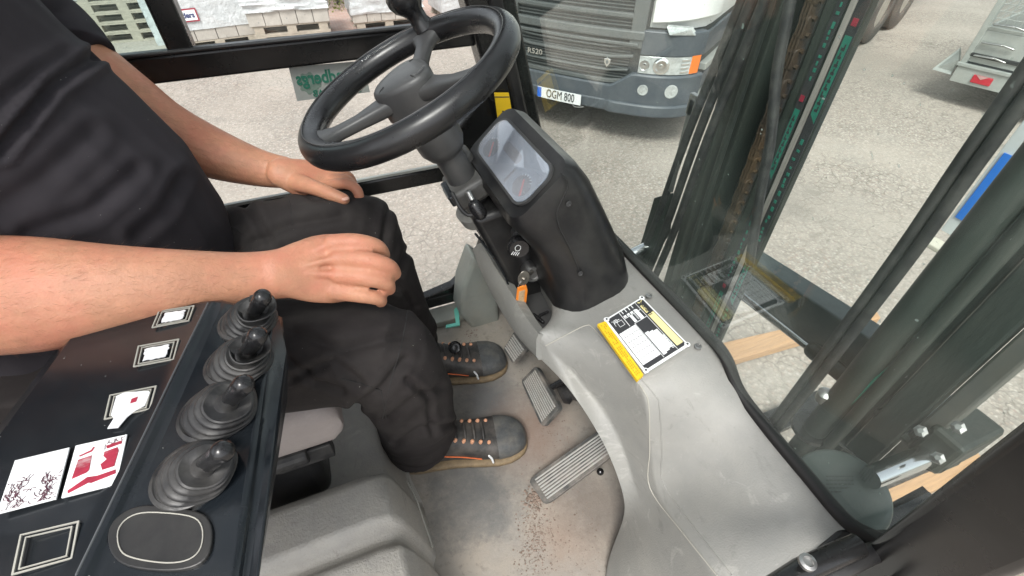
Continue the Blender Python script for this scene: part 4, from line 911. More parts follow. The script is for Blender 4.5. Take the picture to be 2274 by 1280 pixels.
# ------------------------------------------------------------------ dirt crumbs on the floor
random.seed(11); q = MB()
def crumb(c, r):
    vs_ = [V(c)+V((random.uniform(.6, 1.2)*a, random.uniform(.6, 1.2)*b, random.uniform(.4, .9)*d))*r for a, b, d in ((1, 0, 0), (0, 1, 0), (-1, 0, 0), (0, -1, 0), (0, 0, 1), (0, 0, -.4))]
    q.add(vs_, [(0, 1, 4), (1, 2, 4), (2, 3, 4), (3, 0, 4), (1, 0, 5), (2, 1, 5), (3, 2, 5), (0, 3, 5)])
def scatter(px, py, sx, sy, n, r0, r1):
    for i in range(n):
        p = P(random.gauss(px, sx), random.gauss(py, sy), Z=1.0505)
        if p.x > -.01 and p.x < .50: crumb(p, random.uniform(r0, r1)*random.random()**.5)
scatter(1188, 1108, 14, 12, 130, .002, .006); scatter(1205, 1180, 30, 60, 260, .001, .003); scatter(1150, 880, 60, 60, 160, .0008, .002); scatter(1185, 1165, 18, 40, 260, .001, .0032); scatter(1180, 1235, 16, 35, 160, .001, .0026); scatter(1225, 960, 25, 22, 150, .001, .0025)
scatter(1050, 745, 10, 14, 60, .0015, .004); scatter(1180, 830, 16, 40, 90, .001, .002); scatter(1290, 1180, 22, 60, 160, .0008, .002); scatter(1120, 1020, 90, 120, 160, .0006, .0014)
tag(q.build('floor_dirt', M['dirt']), 'brown crumbs of dry dirt scattered on the cab floor around the pedals', 'dirt', kind='stuff')

# ------------------------------------------------------------------ the driver
PR = empty('person', (-.40, .72, 1.50), 'seated driver in charcoal T-shirt and dark work trousers, one hand over each knee', 'person')
B = MB(); FLT = (.0, .0, 1)
# torso, neck, head
def ell(c, a, b, n=28, dx=0): return [V((c[0]+b*math.cos(t), c[1]+a*math.sin(t), c[2]+dx*math.cos(t))) for t in [2*math.pi*i/n for i in range(n)]]
B.loft([ell(c, a, b) for c, a, b in (((-.42, .74, 1.48), .12, .11), ((-.41, .75, 1.60), .13, .15), ((-.40, .755, 1.75), .13, .13), ((-.40, .75, 1.9), .13, .085), ((-.40, .74, 2.0), .13, .06), ((-.385, .73, 2.06), .08, .06), ((-.37, .72, 2.15), .058, .058))])
B.ball((-.35, .72, 2.25), .105, (.95, .76, 1.18)); B.ball((-.245, .72, 2.235), .018, (1, .7, 1.5)); B.ball((-.255, .72, 2.19), .02, (.6, 1.2, .5)); B.ball((-.27, .72, 2.15), .028, (.8, 1, .6))
for s_ in (-1, 1): B.ball((-.36, .72+s_*.083, 2.235), .026, (.6, .25, 1.1))
# near (right) arm
SH = V((-.40, .57, 1.98))
arm = [SH, V((-.50, .58, 1.90)), P(-230, 662, D=.52), P(-90, 658, D=.505), P(0, 656, D=.505), P(130, 652, D=.51), P(270, 638, D=.52), P(400, 626, D=.537), P(520, 618, D=.562), P(590, 612, D=.578), P(640, 606, D=.590)]
B.tube(arm, [.050, .050, .062, .064, .0645, .0600, .0470, .0372, .0312, .0300, .032], 24, flat=[1, .9, .85, .8, .75, .75, .78, .80, .74, .68, .6], up=tuple(-FW), cr=4)
# near hand: back of the hand then fingers bending away
hd_ = [(P(625, 606, D=.58), .030), (P(680, 602, D=.598), .040), (P(735, 600, D=.612), .0435), (P(770, 602, D=.622), .041)]
B.tube([p for p, r in hd_], [r for p, r in hd_], 24, flat=[.55, .42, .36, .34], up=tuple(-FW), cr=4)
fing = [
 [(738, 541, .606), (790, 538, .604), (836, 548, .618), (852, 566, .640)],
 [(750, 575, .602), (815, 578, .598), (862, 592, .612), (876, 608, .636)],
 [(752, 611, .603), (812, 617, .600), (855, 628, .614), (864, 642, .638)],
 [(742, 648, .610), (795, 655, .608), (836, 662, .618), (846, 670, .636)]]
for i, fg in enumerate(fing):
    B.tube([P(x, y, D=d) for x, y, d in fg], [[.0122, .0114, .0104, .0092], [.0124, .0118, .0107, .0095], [.0120, .0114, .0103, .0092], [.0112, .0104, .0096, .0086]][i], 14, cr=5)
    B.ball(P(*fg[0][:2], D=fg[0][2]-.003), .0112)
    B.ball(P(*fg[1][:2], D=fg[1][2]-.001), [.0105, .0108, .0103, .0095][i])
    B.tube([P(640, 606+(i-1.5)*9, D=.577), P(fg[0][0]-45, fg[0][1]*.7+604*.3, D=fg[0][2]-.014), P(*fg[0][:2], D=fg[0][2]-.005)], [.0035, .0042, .006], 8, cr=3)
B.tube([P(655, 565, D=.60), P(700, 545, D=.625), P(745, 538, D=.645), P(780, 548, D=.665)], [.014, .0125, .011, .009], 14, cr=5)
# far (left) arm
SF = V((-.40, .915, 1.99))
arm2 = [SF, V((-.40, .93, 1.94)), P(140, 105, D=.715), P(258, 205, D=.735), P(362, 288, D=.775), P(465, 338, D=.82), P(570, 372, D=.845), P(635, 384, D=.858)]
B.tube(arm2, [.036, .038, .042, .048, .049, .045, .034, .0285], 20, flat=[1, 1, 1, 1, .95, .9, .8, .75], up=tuple(-FW), cr=4)
h2 = [(P(630, 385, D=.90), .028), (P(675, 397, D=.915), .036), (P(715, 405, D=.93), .037), (P(738, 407, D=.935), .034)]
h2 = [(CAM+(p-CAM)*.93, r) for p, r in h2]
B.tube([p for p, r in h2], [r for p, r in h2], 24, flat=[.7, .5, .42, .4], up=tuple((-FW+UP*.2+RT*.0)), cr=4)
f2 = [[(728, 402, .92), (772, 398, .905), (796, 418, .91), (797, 456, .925)], [(732, 390, .935), (775, 392, .93), (790, 425, .935), (783, 463, .945)],
      [(735, 380, .945), (772, 380, .945), (784, 405, .955), (776, 440, .965)], [(732, 372, .96), (764, 370, .965), (774, 392, .975), (768, 420, .98)]]
for i, fg in enumerate(f2): B.tube([P(x, y+11, D=d*.925) for x, y, d in fg], [[.0105, .0100, .0092, .0080], [.0105, .0100, .0090, .0078], [.0100, .0095, .0085, .0074], [.009, .0082, .0076, .0066]][i], 14, cr=5)
B.tube([P(660, 406, D=.836), P(700, 418, D=.820), P(738, 433, D=.812), P(764, 443, D=.811)], [.017, .0135, .0118, .0100], 14, cr=5)
# legs under the trousers
HN, KN = V((-.40, .64, 1.530)), V((-.025, .485, 1.565)); HF, KF = V((-.40, .82, 1.54)), V((-.01, .775, 1.578))
AN, AF = V((.045, .575, 1.14)), V((.075, .83, 1.14))
B.tube([HN, HN.lerp(KN, .5), KN, KN.lerp(AN, .4)+V((-.015, 0, 0)), AN, AN+V((.0, 0, -.04))], [.075, .065, .05, .048, .034, .036], 16, cr=3)
B.tube([HF, HF.lerp(KF, .5), KF, KF.lerp(AF, .4)+V((-.015, 0, 0)), AF, AF+V((.0, 0, -.04))], [.075, .065, .05, .048, .034, .036], 16, cr=3)
bm_ = bake(B, .0027, 3, .5)
link('body', bm_, M['skin'], PR, smooth=180)
MB().ball((-.362, .72, 2.275), .110, (.98, .80, 1.08)).build('hair', M['hair'], PR, smooth=60)
random.seed(21); bm_.update(); HR = MB(); cand = []
for v in bm_.vertices:
    c = v.co
    if c.z < 1.66 or c.x < -.40: continue
    q_ = c-CAM; z_ = q_.dot(FW)
    if z_ < .2: continue
    px_, py_ = 1137+FPX*q_.dot(RT)/z_, 640-FPX*q_.dot(UP)/z_
    if (c.y < .62 and -60 < px_ < 560) or (c.y > .82 and 240 < px_ < 600): cand.append((c.copy(), v.normal.copy(), c.y > .82))
for c, n, farm in random.sample(cand, min(2600, len(cand))):
    dr = (P(640, 606, D=.59)-P(0, 656, D=.5)).normalized() if not farm else (P(640, 385, D=.86)-P(290, 220, D=.74)).normalized()
    dr = (dr + V((random.uniform(-.5, .5), random.uniform(-.5, .5), random.uniform(-.5, .5)))).normalized(); L_ = random.uniform(.005, .011)
    sdv = n.cross(dr).normalized()*.00012; p1 = c+n*.0015+dr*L_*.5; p2 = c+n*.0028+dr*L_
    HR.add([c-sdv, c+sdv, p1+sdv*.7, p1-sdv*.7, p2], [(0, 1, 2, 3), (3, 2, 4)])
tag(HR.build('arm_hair', mat('light_brown_hair', (.22, .12, .06), .5), PR), kind='stuff')
# nails of the left thumb and finger
for (px, py, d, sc) in ((767, 442, .804, .9),):
    c_ = P(px, py, D=d); MB().ball(c_, .006*sc, (1.2, .9, .5)).build('fingernail', M['nail'], PR, smooth=60)
# T-shirt
T = MB()
T.loft([ell(c, a, b) for c, a, b in (((-.42, .745, 1.49), .165, .18), ((-.405, .75, 1.58), .172, .205), ((-.395, .755, 1.68), .175, .205), ((-.388, .755, 1.78), .175, .190), ((-.382, .755, 1.87), .170, .150), ((-.385, .75, 1.94), .17, .120), ((-.39, .74, 2.01), .175, .10), ((-.385, .72, 2.055), .12, .08), ((-.38, .72, 2.075), .08, .068))])
T.tube([V((-.39, .86, 1.985)), V((-.395, .93, 1.955)), P(112, 74, D=.712), P(178, 142, D=.706)], [.065, .070, .062, .054], 24, cr=4, cap='flat')
T.tube([V((-.39, .59, 1.985)), V((-.45, .545, 1.95)), V((-.505, .572, 1.89))], [.062, .068, .072], 24, cr=4, cap='flat')
tm = bake(T, .0045, 6, .5)
CR = [P(215, 118, D=.70), P(120, 190, D=.62), P(40, 290, D=.58), P(-20, 330, D=.56)]
fd = (P(0, 330, D=.6)-P(215, 118, D=.66)).normalized(); fe = fd.cross(FW).normalized()
def segd(co, a, b):
    t = max(0, min(1, (co-a).dot(b-a)/(b-a).length_squared)); return (co-(a+(b-a)*t)).length
def pxof(co):
    q_ = co-CAM; z = q_.dot(FW); return 1137+FPX*q_.dot(RT)/z, 640-FPX*q_.dot(UP)/z
creases = [((222, 118), (120, 190), (0, 335), 13), ((0, 460), (90, 400), (200, 300), 20), ((60, 520), (200, 470), (300, 380), 16), ((300, 520), (360, 470), (400, 400), 14), ((0, 230), (80, 170), (150, 130), 16)]
def tfold(co, n):
    al, ac = co.dot(fd), co.dot(fe)
    a = noise.noise(V((co.x*4, co.y*4, co.z*4)))*.006 + noise.noise(V((al*4, ac*14, 1.5)))*.0028 + noise.noise(V((al*12, ac*40, 4)))*.0015
    if n.dot(FW) < .2 and (co-CAM).dot(FW) > .2:
        x_, y_ = pxof(co)
        for p0, p1, p2, wd_ in creases:
            d_ = min(seg2(x_, y_, p0, p1), seg2(x_, y_, p1, p2)); kk = 1 if wd_ == 13 else .35; a -= .009*kk*math.exp(-(d_/wd_)**2) - .005*kk*math.exp(-((d_-wd_*2.2)/wd_)**2)
    return a
def seg2(x, y, a, b):
    dx, dy = b[0]-a[0], b[1]-a[1]; t = max(0, min(1, ((x-a[0])*dx+(y-a[1])*dy)/(dx*dx+dy*dy))); return math.hypot(x-a[0]-dx*t, y-a[1]-dy*t)
displace(tm, tfold)
link('t_shirt', tm, M['shirt'], PR, smooth=180)
# trousers
K = MB()
K.tube([V((-.36, .72, 1.56)), V((-.22, .69, 1.53)), V((-.10, .655, 1.50))], [.09, .075, .05], 20, cr=3)
K.loft([ell(c, a, b) for c, a, b in (((-.42, .715, 1.43), .165, .15), ((-.41, .715, 1.50), .19, .18), ((-.40, .715, 1.60), .19, .19))])
K.tube([HN+V((0, 0, .0)), HN.lerp(KN, .35)+V((0, 0, .004)), HN.lerp(KN, .7), KN+V((.0, 0, .0)), KN.lerp(AN, .22)+V((.012, 0, 0)), KN.lerp(AN, .55)+V((.0, 0, 0)), AN+V((-.03, -.005, .06)), AN+V((-.035, -.005, .0))], [.098, .092, .084, .076, .074, .074, .078, .072], 28, cr=4, cap='flat')
K.tube([HF, HF.lerp(KF, .35), HF.lerp(KF, .7), KF, KF.lerp(AF, .22)+V((.010, 0, 0)), KF.lerp(AF, .6), AF+V((-.015, 0, .06)), AF+V((-.015, 0, .01))], [.098, .092, .086, .076, .070, .066, .062, .058], 28, cr=4, cap='flat')
km = bake(K, .0045, 5, .5)
kcr = [((470, 400), (560, 470), (600, 540), 12), ((620, 400), (700, 440), (830, 430), 12), ((560, 540), (640, 500), (760, 480), 14), ((860, 470), (850, 560), (880, 640), 10), ((905, 560), (880, 620), (920, 680), 9),
       ((650, 740), (760, 780), (900, 740), 18), ((650, 840), (740, 800), (800, 850), 12), ((790, 900), (850, 860), (900, 800), 12), ((860, 930), (920, 880), (980, 860), 12), ((880, 985), (940, 950), (1010, 940), 9), ((640, 800), (700, 850), (760, 865), 10), ((900, 840), (950, 880), (960, 960), 9)]
def kfold(co, n):
    a = noise.noise(V((co.x*5, co.y*9, co.z*9)))*.006 + noise.noise(V((co.x*16, co.y*20, co.z*14)))*.0022
    low = max(0, min(1, (1.30-co.z)/.15)); a += low*.010*noise.noise(V((co.x*9, co.y*9, co.z*34)))
    x_, y_ = pxof(co)
    for p0, p1, p2, wd_ in kcr:
        d_ = min(seg2(x_, y_, p0, p1), seg2(x_, y_, p1, p2))
        if d_ < wd_*5: a -= .0052*math.exp(-(d_/(wd_*.7))**2) - .003*math.exp(-((d_-wd_*1.6)/wd_)**2)
    return a
displace(km, kfold)
ko = link('trousers', km, M['pants'], PR, smooth=180)
kt = BVHTree.FromPolygons([v.co.copy() for v in km.vertices], [tuple(p.vertices) for p in km.polygons])
M['thread'] = mat('dark_thread', (.012, .011, .011), .8)
for pts_ in ([(905, 690), (893, 760), (870, 840), (850, 930)], [(760, 842), (800, 852), (846, 868)], [(846, 868), (858, 930)], [(610, 395), (640, 440), (650, 500)], [(452, 500), (466, 492), (500, 498), (540, 520)]):
    pl_ = online(kt, pts_, -.0002)
    if len(pl_) > 3: MB().tube(pl_, .0011, 6).build('trouser_seam', M['thread'], ko, smooth=60)
# shoes
def shoe(toe, heel, label):
    d = (toe-heel); d.z = 0; Ln = d.length; d.normalize(); sdv = V((-d.y, d.x, 0)); z0 = 1.051
    def sec(t, w_, h, zb, pw=.75, n=24, off=0):
        c_ = heel + d*Ln*t + sdv*off; out_ = []
        for i in range(n):
            a = 2*math.pi*i/n; cx = math.copysign(abs(math.cos(a))**pw, math.cos(a)); cz = math.copysign(abs(math.sin(a))**pw, math.sin(a))
            out_.append(V((c_.x, c_.y, 0)) + sdv*w_*cx + V((0, 0, z0+zb+h*(cz+1)/2)))
        return out_
    S_ = [(.0, .018, .05), (.02, .032, .075), (.10, .036, .105), (.25, .036, .112), (.38, .037, .098), (.50, .041, .080), (.62, .047, .068), (.74, .051, .060), (.84, .0485, .056), (.91, .041, .050), (.96, .031, .042), (.99, .018, .030), (1.0, .007, .018)]
    rt = part
    root = MB().loft([sec(t, w_, h, .012) for t, w_, h in S_]).build('shoe', M['shoe'], PR, smooth=60, label=label)
    MB().loft([sec(t, w_+.0045, .020, 0, .5) for t, w_, h in [(s[0]*1.012-.006, s[1], s[2]) for s in S_]]).build('sole', M['sole'], root, smooth=50)
    MB().loft([sec(t, w_+.0016, h+.0012, .012) for t, w_, h in S_ if t > .72]).build('toe_cap', M['toe'], root, smooth=60)
    q_ = MB()
    for i in range(4):
        t = .42+.072*i; w_ = .020; hh = {0: .094, 1: .083, 2: .077, 3: .071}[i]+.014; c_ = heel+d*Ln*t
        q_.tube([c_ + sdv*w_ + V((0, 0, z0+hh-.006-c_.z)), c_ + V((0, 0, z0+hh-c_.z)), c_ - sdv*w_ + V((0, 0, z0+hh-.006-c_.z))], .0034, 8, cr=3)
    q_.build('lace', M['shoe'], root, smooth=60)
    MB().loft([[heel+d*Ln*t+V((d*rx*math.cos(a)+sdv*ry*math.sin(a))[:])+V((0, 0, z0+z_-heel.z)) for a in [2*math.pi*k/24 for k in range(24)]] for t, rx, ry, z_ in ((.20, .055, .037, .07), (.20, .055, .039, .105), (.19, .052, .038, .125), (.19, .045, .031, .128))]).build('ankle_collar', M['shoe'], root, smooth=60)
    q2_ = MB()
    for sg in (-1, 1):
        for i in range(5):
            t = .40+.065*i; hh = .094-.0065*i; c_ = heel+d*Ln*t+sdv*sg*(.024+.001*i); q2_.tube([V((c_.x, c_.y, z0+hh-.004)), V((c_.x, c_.y, z0+hh+.006))+d*.004], .0045, 8)
    q2_.build('lace_loop', M['peach'], root, smooth=60)
    pts = [heel + d*Ln*t - sdv*(w_+.001) for t, w_ in ((.14, .036), (.3, .0365), (.45, .0395), (.60, .0465))]
    MB().tube([V((p.x, p.y, z0+z_)) for p, z_ in zip(pts, (.085, .062, .050, .040))], .0014, 6, cr=4).build('orange_piping', M['orange'], root)
    MB().tube([V((p.x, p.y, z0+z_)) for p, z_ in zip([heel+d*Ln*t-sdv*(w_+.0015) for t, w_ in ((.66, .049), (.68, .050), (.69, .051))], (.055, .042, .026))], .0026, 8, cr=3).build('reflective_tab', M['white'], root, smooth=60)
    return root
shoe(P(1168, 968, Z=1.075), P(1168, 968, Z=1.075)+V((-.275, .055, 0)), 'right work boot, nearest the camera')
fs_ = shoe(P(1124, 796, Z=1.075), P(1124, 796, Z=1.075)+V((-.275, .045, 0)), 'left work boot with a dial closure')
dc_ = P(1010, 772, Z=1.165)
MB().lathe([(.016, -.006), (.017, .002), (.014, .005), (.012, .003), (.004, .003), (.001, .005)], dc_, (.1, -.8, .6), 24).build('boot_dial', M['knob'], fs_, smooth=50)

# ------------------------------------------------------------------ the truck
az = YAW+R_(-60); wd = V((math.sin(az), math.cos(az), 0)); rd = V((wd.y, -wd.x, 0)); ud = -wd   # ud: to the right in the picture
tc0 = P(1247, 208, Z=GZ+.42); tc0 = V((tc0.x, tc0.y, GZ)) + ud*.05
TR = empty('truck', tc0, 'white truck with slate-grey bumper and grille parked behind the forklift mast, number plate OGM 800', 'truck')
N_S = 400; SMAX = 1.75; tab = [(0, 0, 0)]
x = y = 0
def th(s): return R_(7)*min(1, s/.7) if s < .72 else R_(7)+R_(80)*min(1, (s-.72)/.80)**1.5
for i in range(1, N_S+1):
    s = SMAX*i/N_S; x += math.cos(th(s))*SMAX/N_S; y += math.sin(th(s))*SMAX/N_S; tab.append((x, y, th(s)))
def TS(s, z, off=0):
    a = abs(s); sg = 1 if s >= 0 else -1; i = min(N_S, int(a/SMAX*N_S)); X_, Y_, t_ = tab[i]; ex = max(0, a-SMAX)
    X_ += ex*math.cos(t_); Y_ += ex*math.sin(t_)
    return tc0 + ud*sg*(X_+off*math.sin(t_)) + rd*(Y_-off*math.cos(t_)) + V((0, 0, z))
def tpatch(s0, s1, zf0, zf1, off, name, m, par=TR, ns=24, thick=.03, nz=2, bevel=0, lab_=None):
    f0 = zf0 if callable(zf0) else (lambda s: zf0); f1 = zf1 if callable(zf1) else (lambda s: zf1)
    rg = []
    for i in range(ns+1):
        s = s0+(s1-s0)*i/ns; o0 = off if not callable(off) else off(s)
        rg.append([TS(s, f0(s), o0), TS(s, f1(s), o0), TS(s, f1(s), o0-thick), TS(s, f0(s), o0-thick)])
    return MB().loft(rg).build(name, M[m] if isinstance(m, str) else m, par, smooth=40, bevel=bevel, label=lab_)
body_r = []
for z_, ins_ in ((.60, .0), (1.3, .0), (1.9, .03), (3.2, .10)):
    pts = [TS(s, z_, -.05-ins_) for s in [-2.9, -1.9, -1.6, -1.4, -1.2, -1.0, -.75, -.5, 0, .5, .75, 1.0, 1.2, 1.4, 1.6, 1.9, 2.9]]; body_r.append(pts)
MB().loft(body_r).build('cab', M['truckwhite'], TR, smooth=40)
lowb = tpatch(-2.6, 2.6, .45, 1.16, -.045, 'lower_cab', 'mesh', thick=.02, ns=60)
# bumper: lower roll and upper body
bmp = tpatch(-1.42, 1.42, lambda s: .34 if abs(s) < .3 else .34+.05*min(1, (abs(s)-.3)), lambda s: .62 if abs(s) < .5 else (.62+.14*min(1, (abs(s)-.5)/.2)), lambda s: .05 if abs(s) > .45 else .03, 'bumper', 'truckgrey', ns=70, thick=.25, bevel=.02)
tpatch(-1.40, 1.40, .345, .47, lambda s: .075 if abs(s) > .5 else .04, 'bumper_lip', 'truckgrey', bmp, ns=60, thick=.2, bevel=.02)
for sg in (-1, 1):
    for s_, r_ in ((.83, .052), (1.09, .066)):
        c_ = TS(sg*s_, .615, .052); nrm = (TS(sg*s_, .6, .1)-TS(sg*s_, .6, 0)).normalized()
        MB().lathe([(r_, -.01), (r_, .004), (r_*.8, .006), (r_*.78, .0), (r_*.4, .004), (.002, .005)], c_, nrm, 28).build('fog_lamp', M['lens'], bmp, smooth=50)
# grille panel: trapezoid, with mesh bands between bars
def gw(z): return .60+.12*min(1, max(0, (z-.62)/.5))
tpatch(-.78, .78, .60, 1.62, -.015, 'grille_backing', 'mesh', ns=30)
gr = tpatch(-.76, .76, 1.055, 1.135, .045, 'grille', 'grille', ns=30, thick=.06, bevel=.012)
for z0_, z1_, o_ in ((.625, .665, .02), (.745, .765, .035), (.87, .895, .035), (.965, .985, .03), (1.0, 1.03, .045), (1.235, 1.275, .03), (1.40, 1.44, .03), (1.55, 1.60, .03)):
    bow = lambda s, z=z0_: z+(.03*max(0, (abs(s)-.45)/.25) if z < 1.0 else 0)
    bow1 = lambda s, z=z1_: z+(.03*max(0, (abs(s)-.45)/.25) if z < 1.0 else 0)
    tpatch(-gw(z0_)-.02, gw(z0_)+.02, bow, bow1, o_, 'grille_bar', 'grille', gr, ns=30, thick=.05, bevel=.006)
for z0_ in [.69+.03*i for i in range(12)]+[1.16, 1.19, 1.22, 1.3, 1.33, 1.36, 1.47, 1.5]:
    tpatch(-.64, .64, z0_, z0_+.008, .002, 'grille_slat', 'grille', gr, ns=16, thick=.02)
for sg in (-1, 1):
    # side cheeks of the grille
    tpatch(sg*.62 if sg > 0 else -.76, .76 if sg > 0 else -.62, .98, 1.62, .03, 'grille_cheek', 'grille', gr, ns=8, thick=.05, bevel=.01)
    a_, b_ = (.74, 1.36) if sg > 0 else (-1.36, -.74)
    cp_ = tpatch(a_, b_, .93, 1.15, .035, 'corner_panel', 'truckgrey', ns=24, thick=.09, bevel=.012)
    tpatch(a_, b_, .745, .95, .0, 'lamp_recess', 'darkgap', ns=24, thick=.05)
    s0_, s1_ = (.745, 1.34) if sg > 0 else (-1.34, -.745)
    hl = tpatch(s0_, s1_, lambda s: .765, lambda s: .925+.02*(abs(s)-.74), .028, 'headlight', 'lens', ns=24, thick=.02, bevel=.004)
    for u0, u1, v0, v1 in ((.755, .85, .785, .905), (.875, 1.04, .785, .91)):
        c_ = TS(sg*(u0+u1)/2, (v0+v1)/2, .034); nrm = (TS(sg*(u0+u1)/2, .6, .1)-TS(sg*(u0+u1)/2, .6, 0)).normalized(); r_ = (u1-u0)/2
        MB().lathe([(r_*.95, -.002), (min(r_, .058), .004), (min(r_, .055), .006), (min(r_, .05), -.002), (.02, -.006), (.018, .004), (.002, .006)], c_, nrm, 26).build('reflector', M['reflector'], hl, smooth=50)
    tpatch(sg*1.235 if sg > 0 else -1.33, 1.33 if sg > 0 else -1.235, .772, .94, .033, 'indicator', 'amber', hl, ns=6, thick=.01)
    for i in range(4): tpatch(sg*1.14 if sg > 0 else -1.22, 1.22 if sg > 0 else -1.14, .785+.036*i, .800+.036*i, .034, 'reflector_strip', 'reflector', hl, ns=4, thick=.008)
    q_ = MB(); 
    tpatch(sg*.80 if sg > 0 else -1.6, 1.6 if sg > 0 else -.80, lambda s: 1.21+.05*min(1, max(0, (abs(s)-.8)/.5)), 1.95, .02, 'front_panel', 'truckwhite', ns=20, thick=.06, bevel=.01)
    il_ = [TS(sg*s, z, o) for s, z, o in ((.93, 1.20, .06), (1.14, 1.185, .06), (1.20, 1.12, .05), (.97, 1.13, .07))]
    MB().prism(il_, rd*.06+V((0, 0, .01))).build('side_marker', M['lens'], TR, bevel=.008)
    # steps along the cab side
    for z_, w2 in ((.82, .0), (.48, .02)):
        p0 = TS(sg*1.50, z_, .02); p1 = TS(sg*2.25, z_, .02)
        stp_ = MB().prism([p0, p1, p1-ud*sg*.28, p0-ud*sg*.28], (0, 0, -.07)).build('cab_step', M['galv'], TR, bevel=.008)
    tpatch(sg*1.45 if sg > 0 else -2.6, 2.6 if sg > 0 else -1.45, .52, .68, -.02, 'step_surround', 'truckgrey', ns=10, thick=.2, bevel=.01)
    tpatch(sg*1.45 if sg > 0 else -2.6, 2.6 if sg > 0 else -1.45, .90, 1.12, -.02, 'step_surround', 'truckgrey', ns=10, thick=.2, bevel=.01)
# plate, model badge and emblem
pls = TS(-.05, .42, .072); plc = tpatch(-.31, .21, .365, .475, .082, 'number_plate', 'white', ns=4, thick=.01)
tpatch(-.308, -.262, .368, .472, .084, 'plate_band', 'blue', plc, ns=2, thick=.004)
text('plate_lettering', 'OGM 800', .125, M['ink'], plc, frame(TS(-.03, .423, .0865), ud, (0, 0, 1)), sx=.66, bold=.0, ext=.001)
text('model_badge', 'R520', .075, M['reflector'], gr, frame(TS(-.38, .815, .045), ud, (0, 0, 1)), sx=1.15, bold=.001, ext=.004)
ec = TS(.44, .835, .045)
MB().prism([ec+ud*a+V((0, 0, b)) for a, b in ((-.035, .03), (-.012, .035), (0, .05), (.012, .035), (.035, .03), (.032, -.005), (.0, -.05), (-.032, -.005))], -rd*.012).build('emblem', M['reflector'], gr, bevel=.004)
MB().prism([ec-rd*.001+ud*a+V((0, 0, b)) for a, b in ((-.014, .012), (0, .018), (.014, .012), (.012, -.008), (0, -.02), (-.012, -.008))], -rd*.014).build('emblem_centre', M['grille'], gr)
MB().tube([TS(.10, .36, .05), TS(.16, .34, .08), TS(.24, .345, .05)], .006, 8, cr=4).build('tow_hook', M['steel'], TR)
# chassis, wheels
MB().prism([tc0+ud*a+rd*.55+V((0, 0, .35)) for a in (-1.0, 1.0)] + [tc0+ud*a+rd*5.5+V((0, 0, .35)) for a in (1.0, -1.0)], (0, 0, .55)).build('truck_chassis', M['darkgap'], TR)
for back in (1.45, 4.6):
    for sg in (-1, 1):
        c_ = tc0+ud*sg*1.02+rd*back; wheel(c_.x, c_.y, .52, .36, TR, 'truck_wheel', tuple(ud))

# ------------------------------------------------------------------ semitrailer behind, three axles
w1 = P(1862, 139, Z=GZ); w2 = P(1995, 62, Z=GZ)
td = (w2-w1); td.z = 0; td.normalize(); tn = V((td.y, -td.x, 0))
ST = empty('semitrailer', w1, 'three-axle trailer with dusty tyres standing behind the forklift mast', 'trailer')
for i in range(3):
    c_ = w1+td*(.1+1.28*i)-tn*.20; wheel(c_.x, c_.y, .52, .34, ST, 'trailer_wheel', tuple(tn))
for i in range(3):
    c_ = w1+td*(.1+1.28*i)-tn*2.3; wheel(c_.x, c_.y, .52, .34, ST, 'trailer_wheel', tuple(tn))
def orient_box(c, d, n, L_, W_, z0, z1): 
    return [c+d*a+n*b+V((0, 0, 0)) for a, b in ((-L_/2, -W_/2), (L_/2, -W_/2), (L_/2, W_/2), (-L_/2, W_/2))]
bx = orient_box(w1+td*.9-tn*1.2, td, tn, 8, 2.5, 0, 0)
MB().prism([V((p.x, p.y, GZ+1.25)) for p in bx], (0, 0, 1.6)).build('trailer_body', M['truckwhite'], ST, bevel=.02)
for i in range(3):
    c_ = w1+td*(.1+1.28*i)-tn*.2; MB().lathe([(.62, -.2), (.64, -.2), (.64, .2), (.62, .2)], (c_.x, c_.y, GZ+.56), tn, 30).build('mudguard', M['darkgap'], ST) if i < 0 else None
MB().prism([V((p.x, p.y, GZ+.9)) for p in orient_box(w1+td*.9-tn*1.2, td, tn, 7.6, 1.2, 0, 0)], (0, 0, .3)).build('trailer_chassis', M['darkgap'], ST)

# ------------------------------------------------------------------ small utility trailer, top right
u0 = P(2103, 178, Z=GZ+.28); u1 = P(2300, 228, Z=GZ+.28); ud2 = (u1-u0); ud2.z = 0; ud2.normalize(); ur = V((-ud2.y, ud2.x, 0))
if ur.dot(fh) < 0: ur = -ur
UT = empty('utility_trailer', V((u0.x, u0.y, GZ)), 'grey utility trailer with a red triangular reflector, parked at the right edge of the yard', 'trailer')
def ub(a0, a1, b0, b1, z0, z1, name, m, par=UT, bevel=.006):
    p = [V((u0.x, u0.y, GZ))+ud2*a+ur*b+V((0, 0, z0)) for a, b in ((a0, b0), (a1, b0), (a1, b1), (a0, b1))]
    return MB().prism(p, (0, 0, z1-z0)).build(name, M[m], par, bevel=bevel)
ub(.02, 1.7, 0, .06, .28, .46, 'rear_beam', 'galv'); ub(0, 1.72, -.02, .02, .46, .50, 'rear_step', 'galv')
tgt = ub(.06, 1.7, .02, .05, .52, .86, 'tailgate', 'galv'); ub(.06, 1.7, .0, .03, .58, .62, 'tailgate_rib', 'darkgap', tgt)
ub(.02, .08, .0, .08, .46, 1.9, 'corner_post', 'galv'); ub(.02, 1.7, .02, .05, .86, .90, 'mesh_rail', 'galv')
ub(.02, .05, .05, 3.0, .45, .86, 'side_board', 'galv'); ub(.0, 1.7, .05, 3.0, .42, .47, 'trailer_bed', 'darkgap')
q = MB()
o_ = V((u0.x, u0.y, GZ))
for i in range(26): q.tube([o_+ud2*(.08+.065*i)+ur*.03+V((0, 0, .9)), o_+ud2*(.08+.065*i)+ur*.03+V((0, 0, 1.9))], .004, 5, cap='flat')
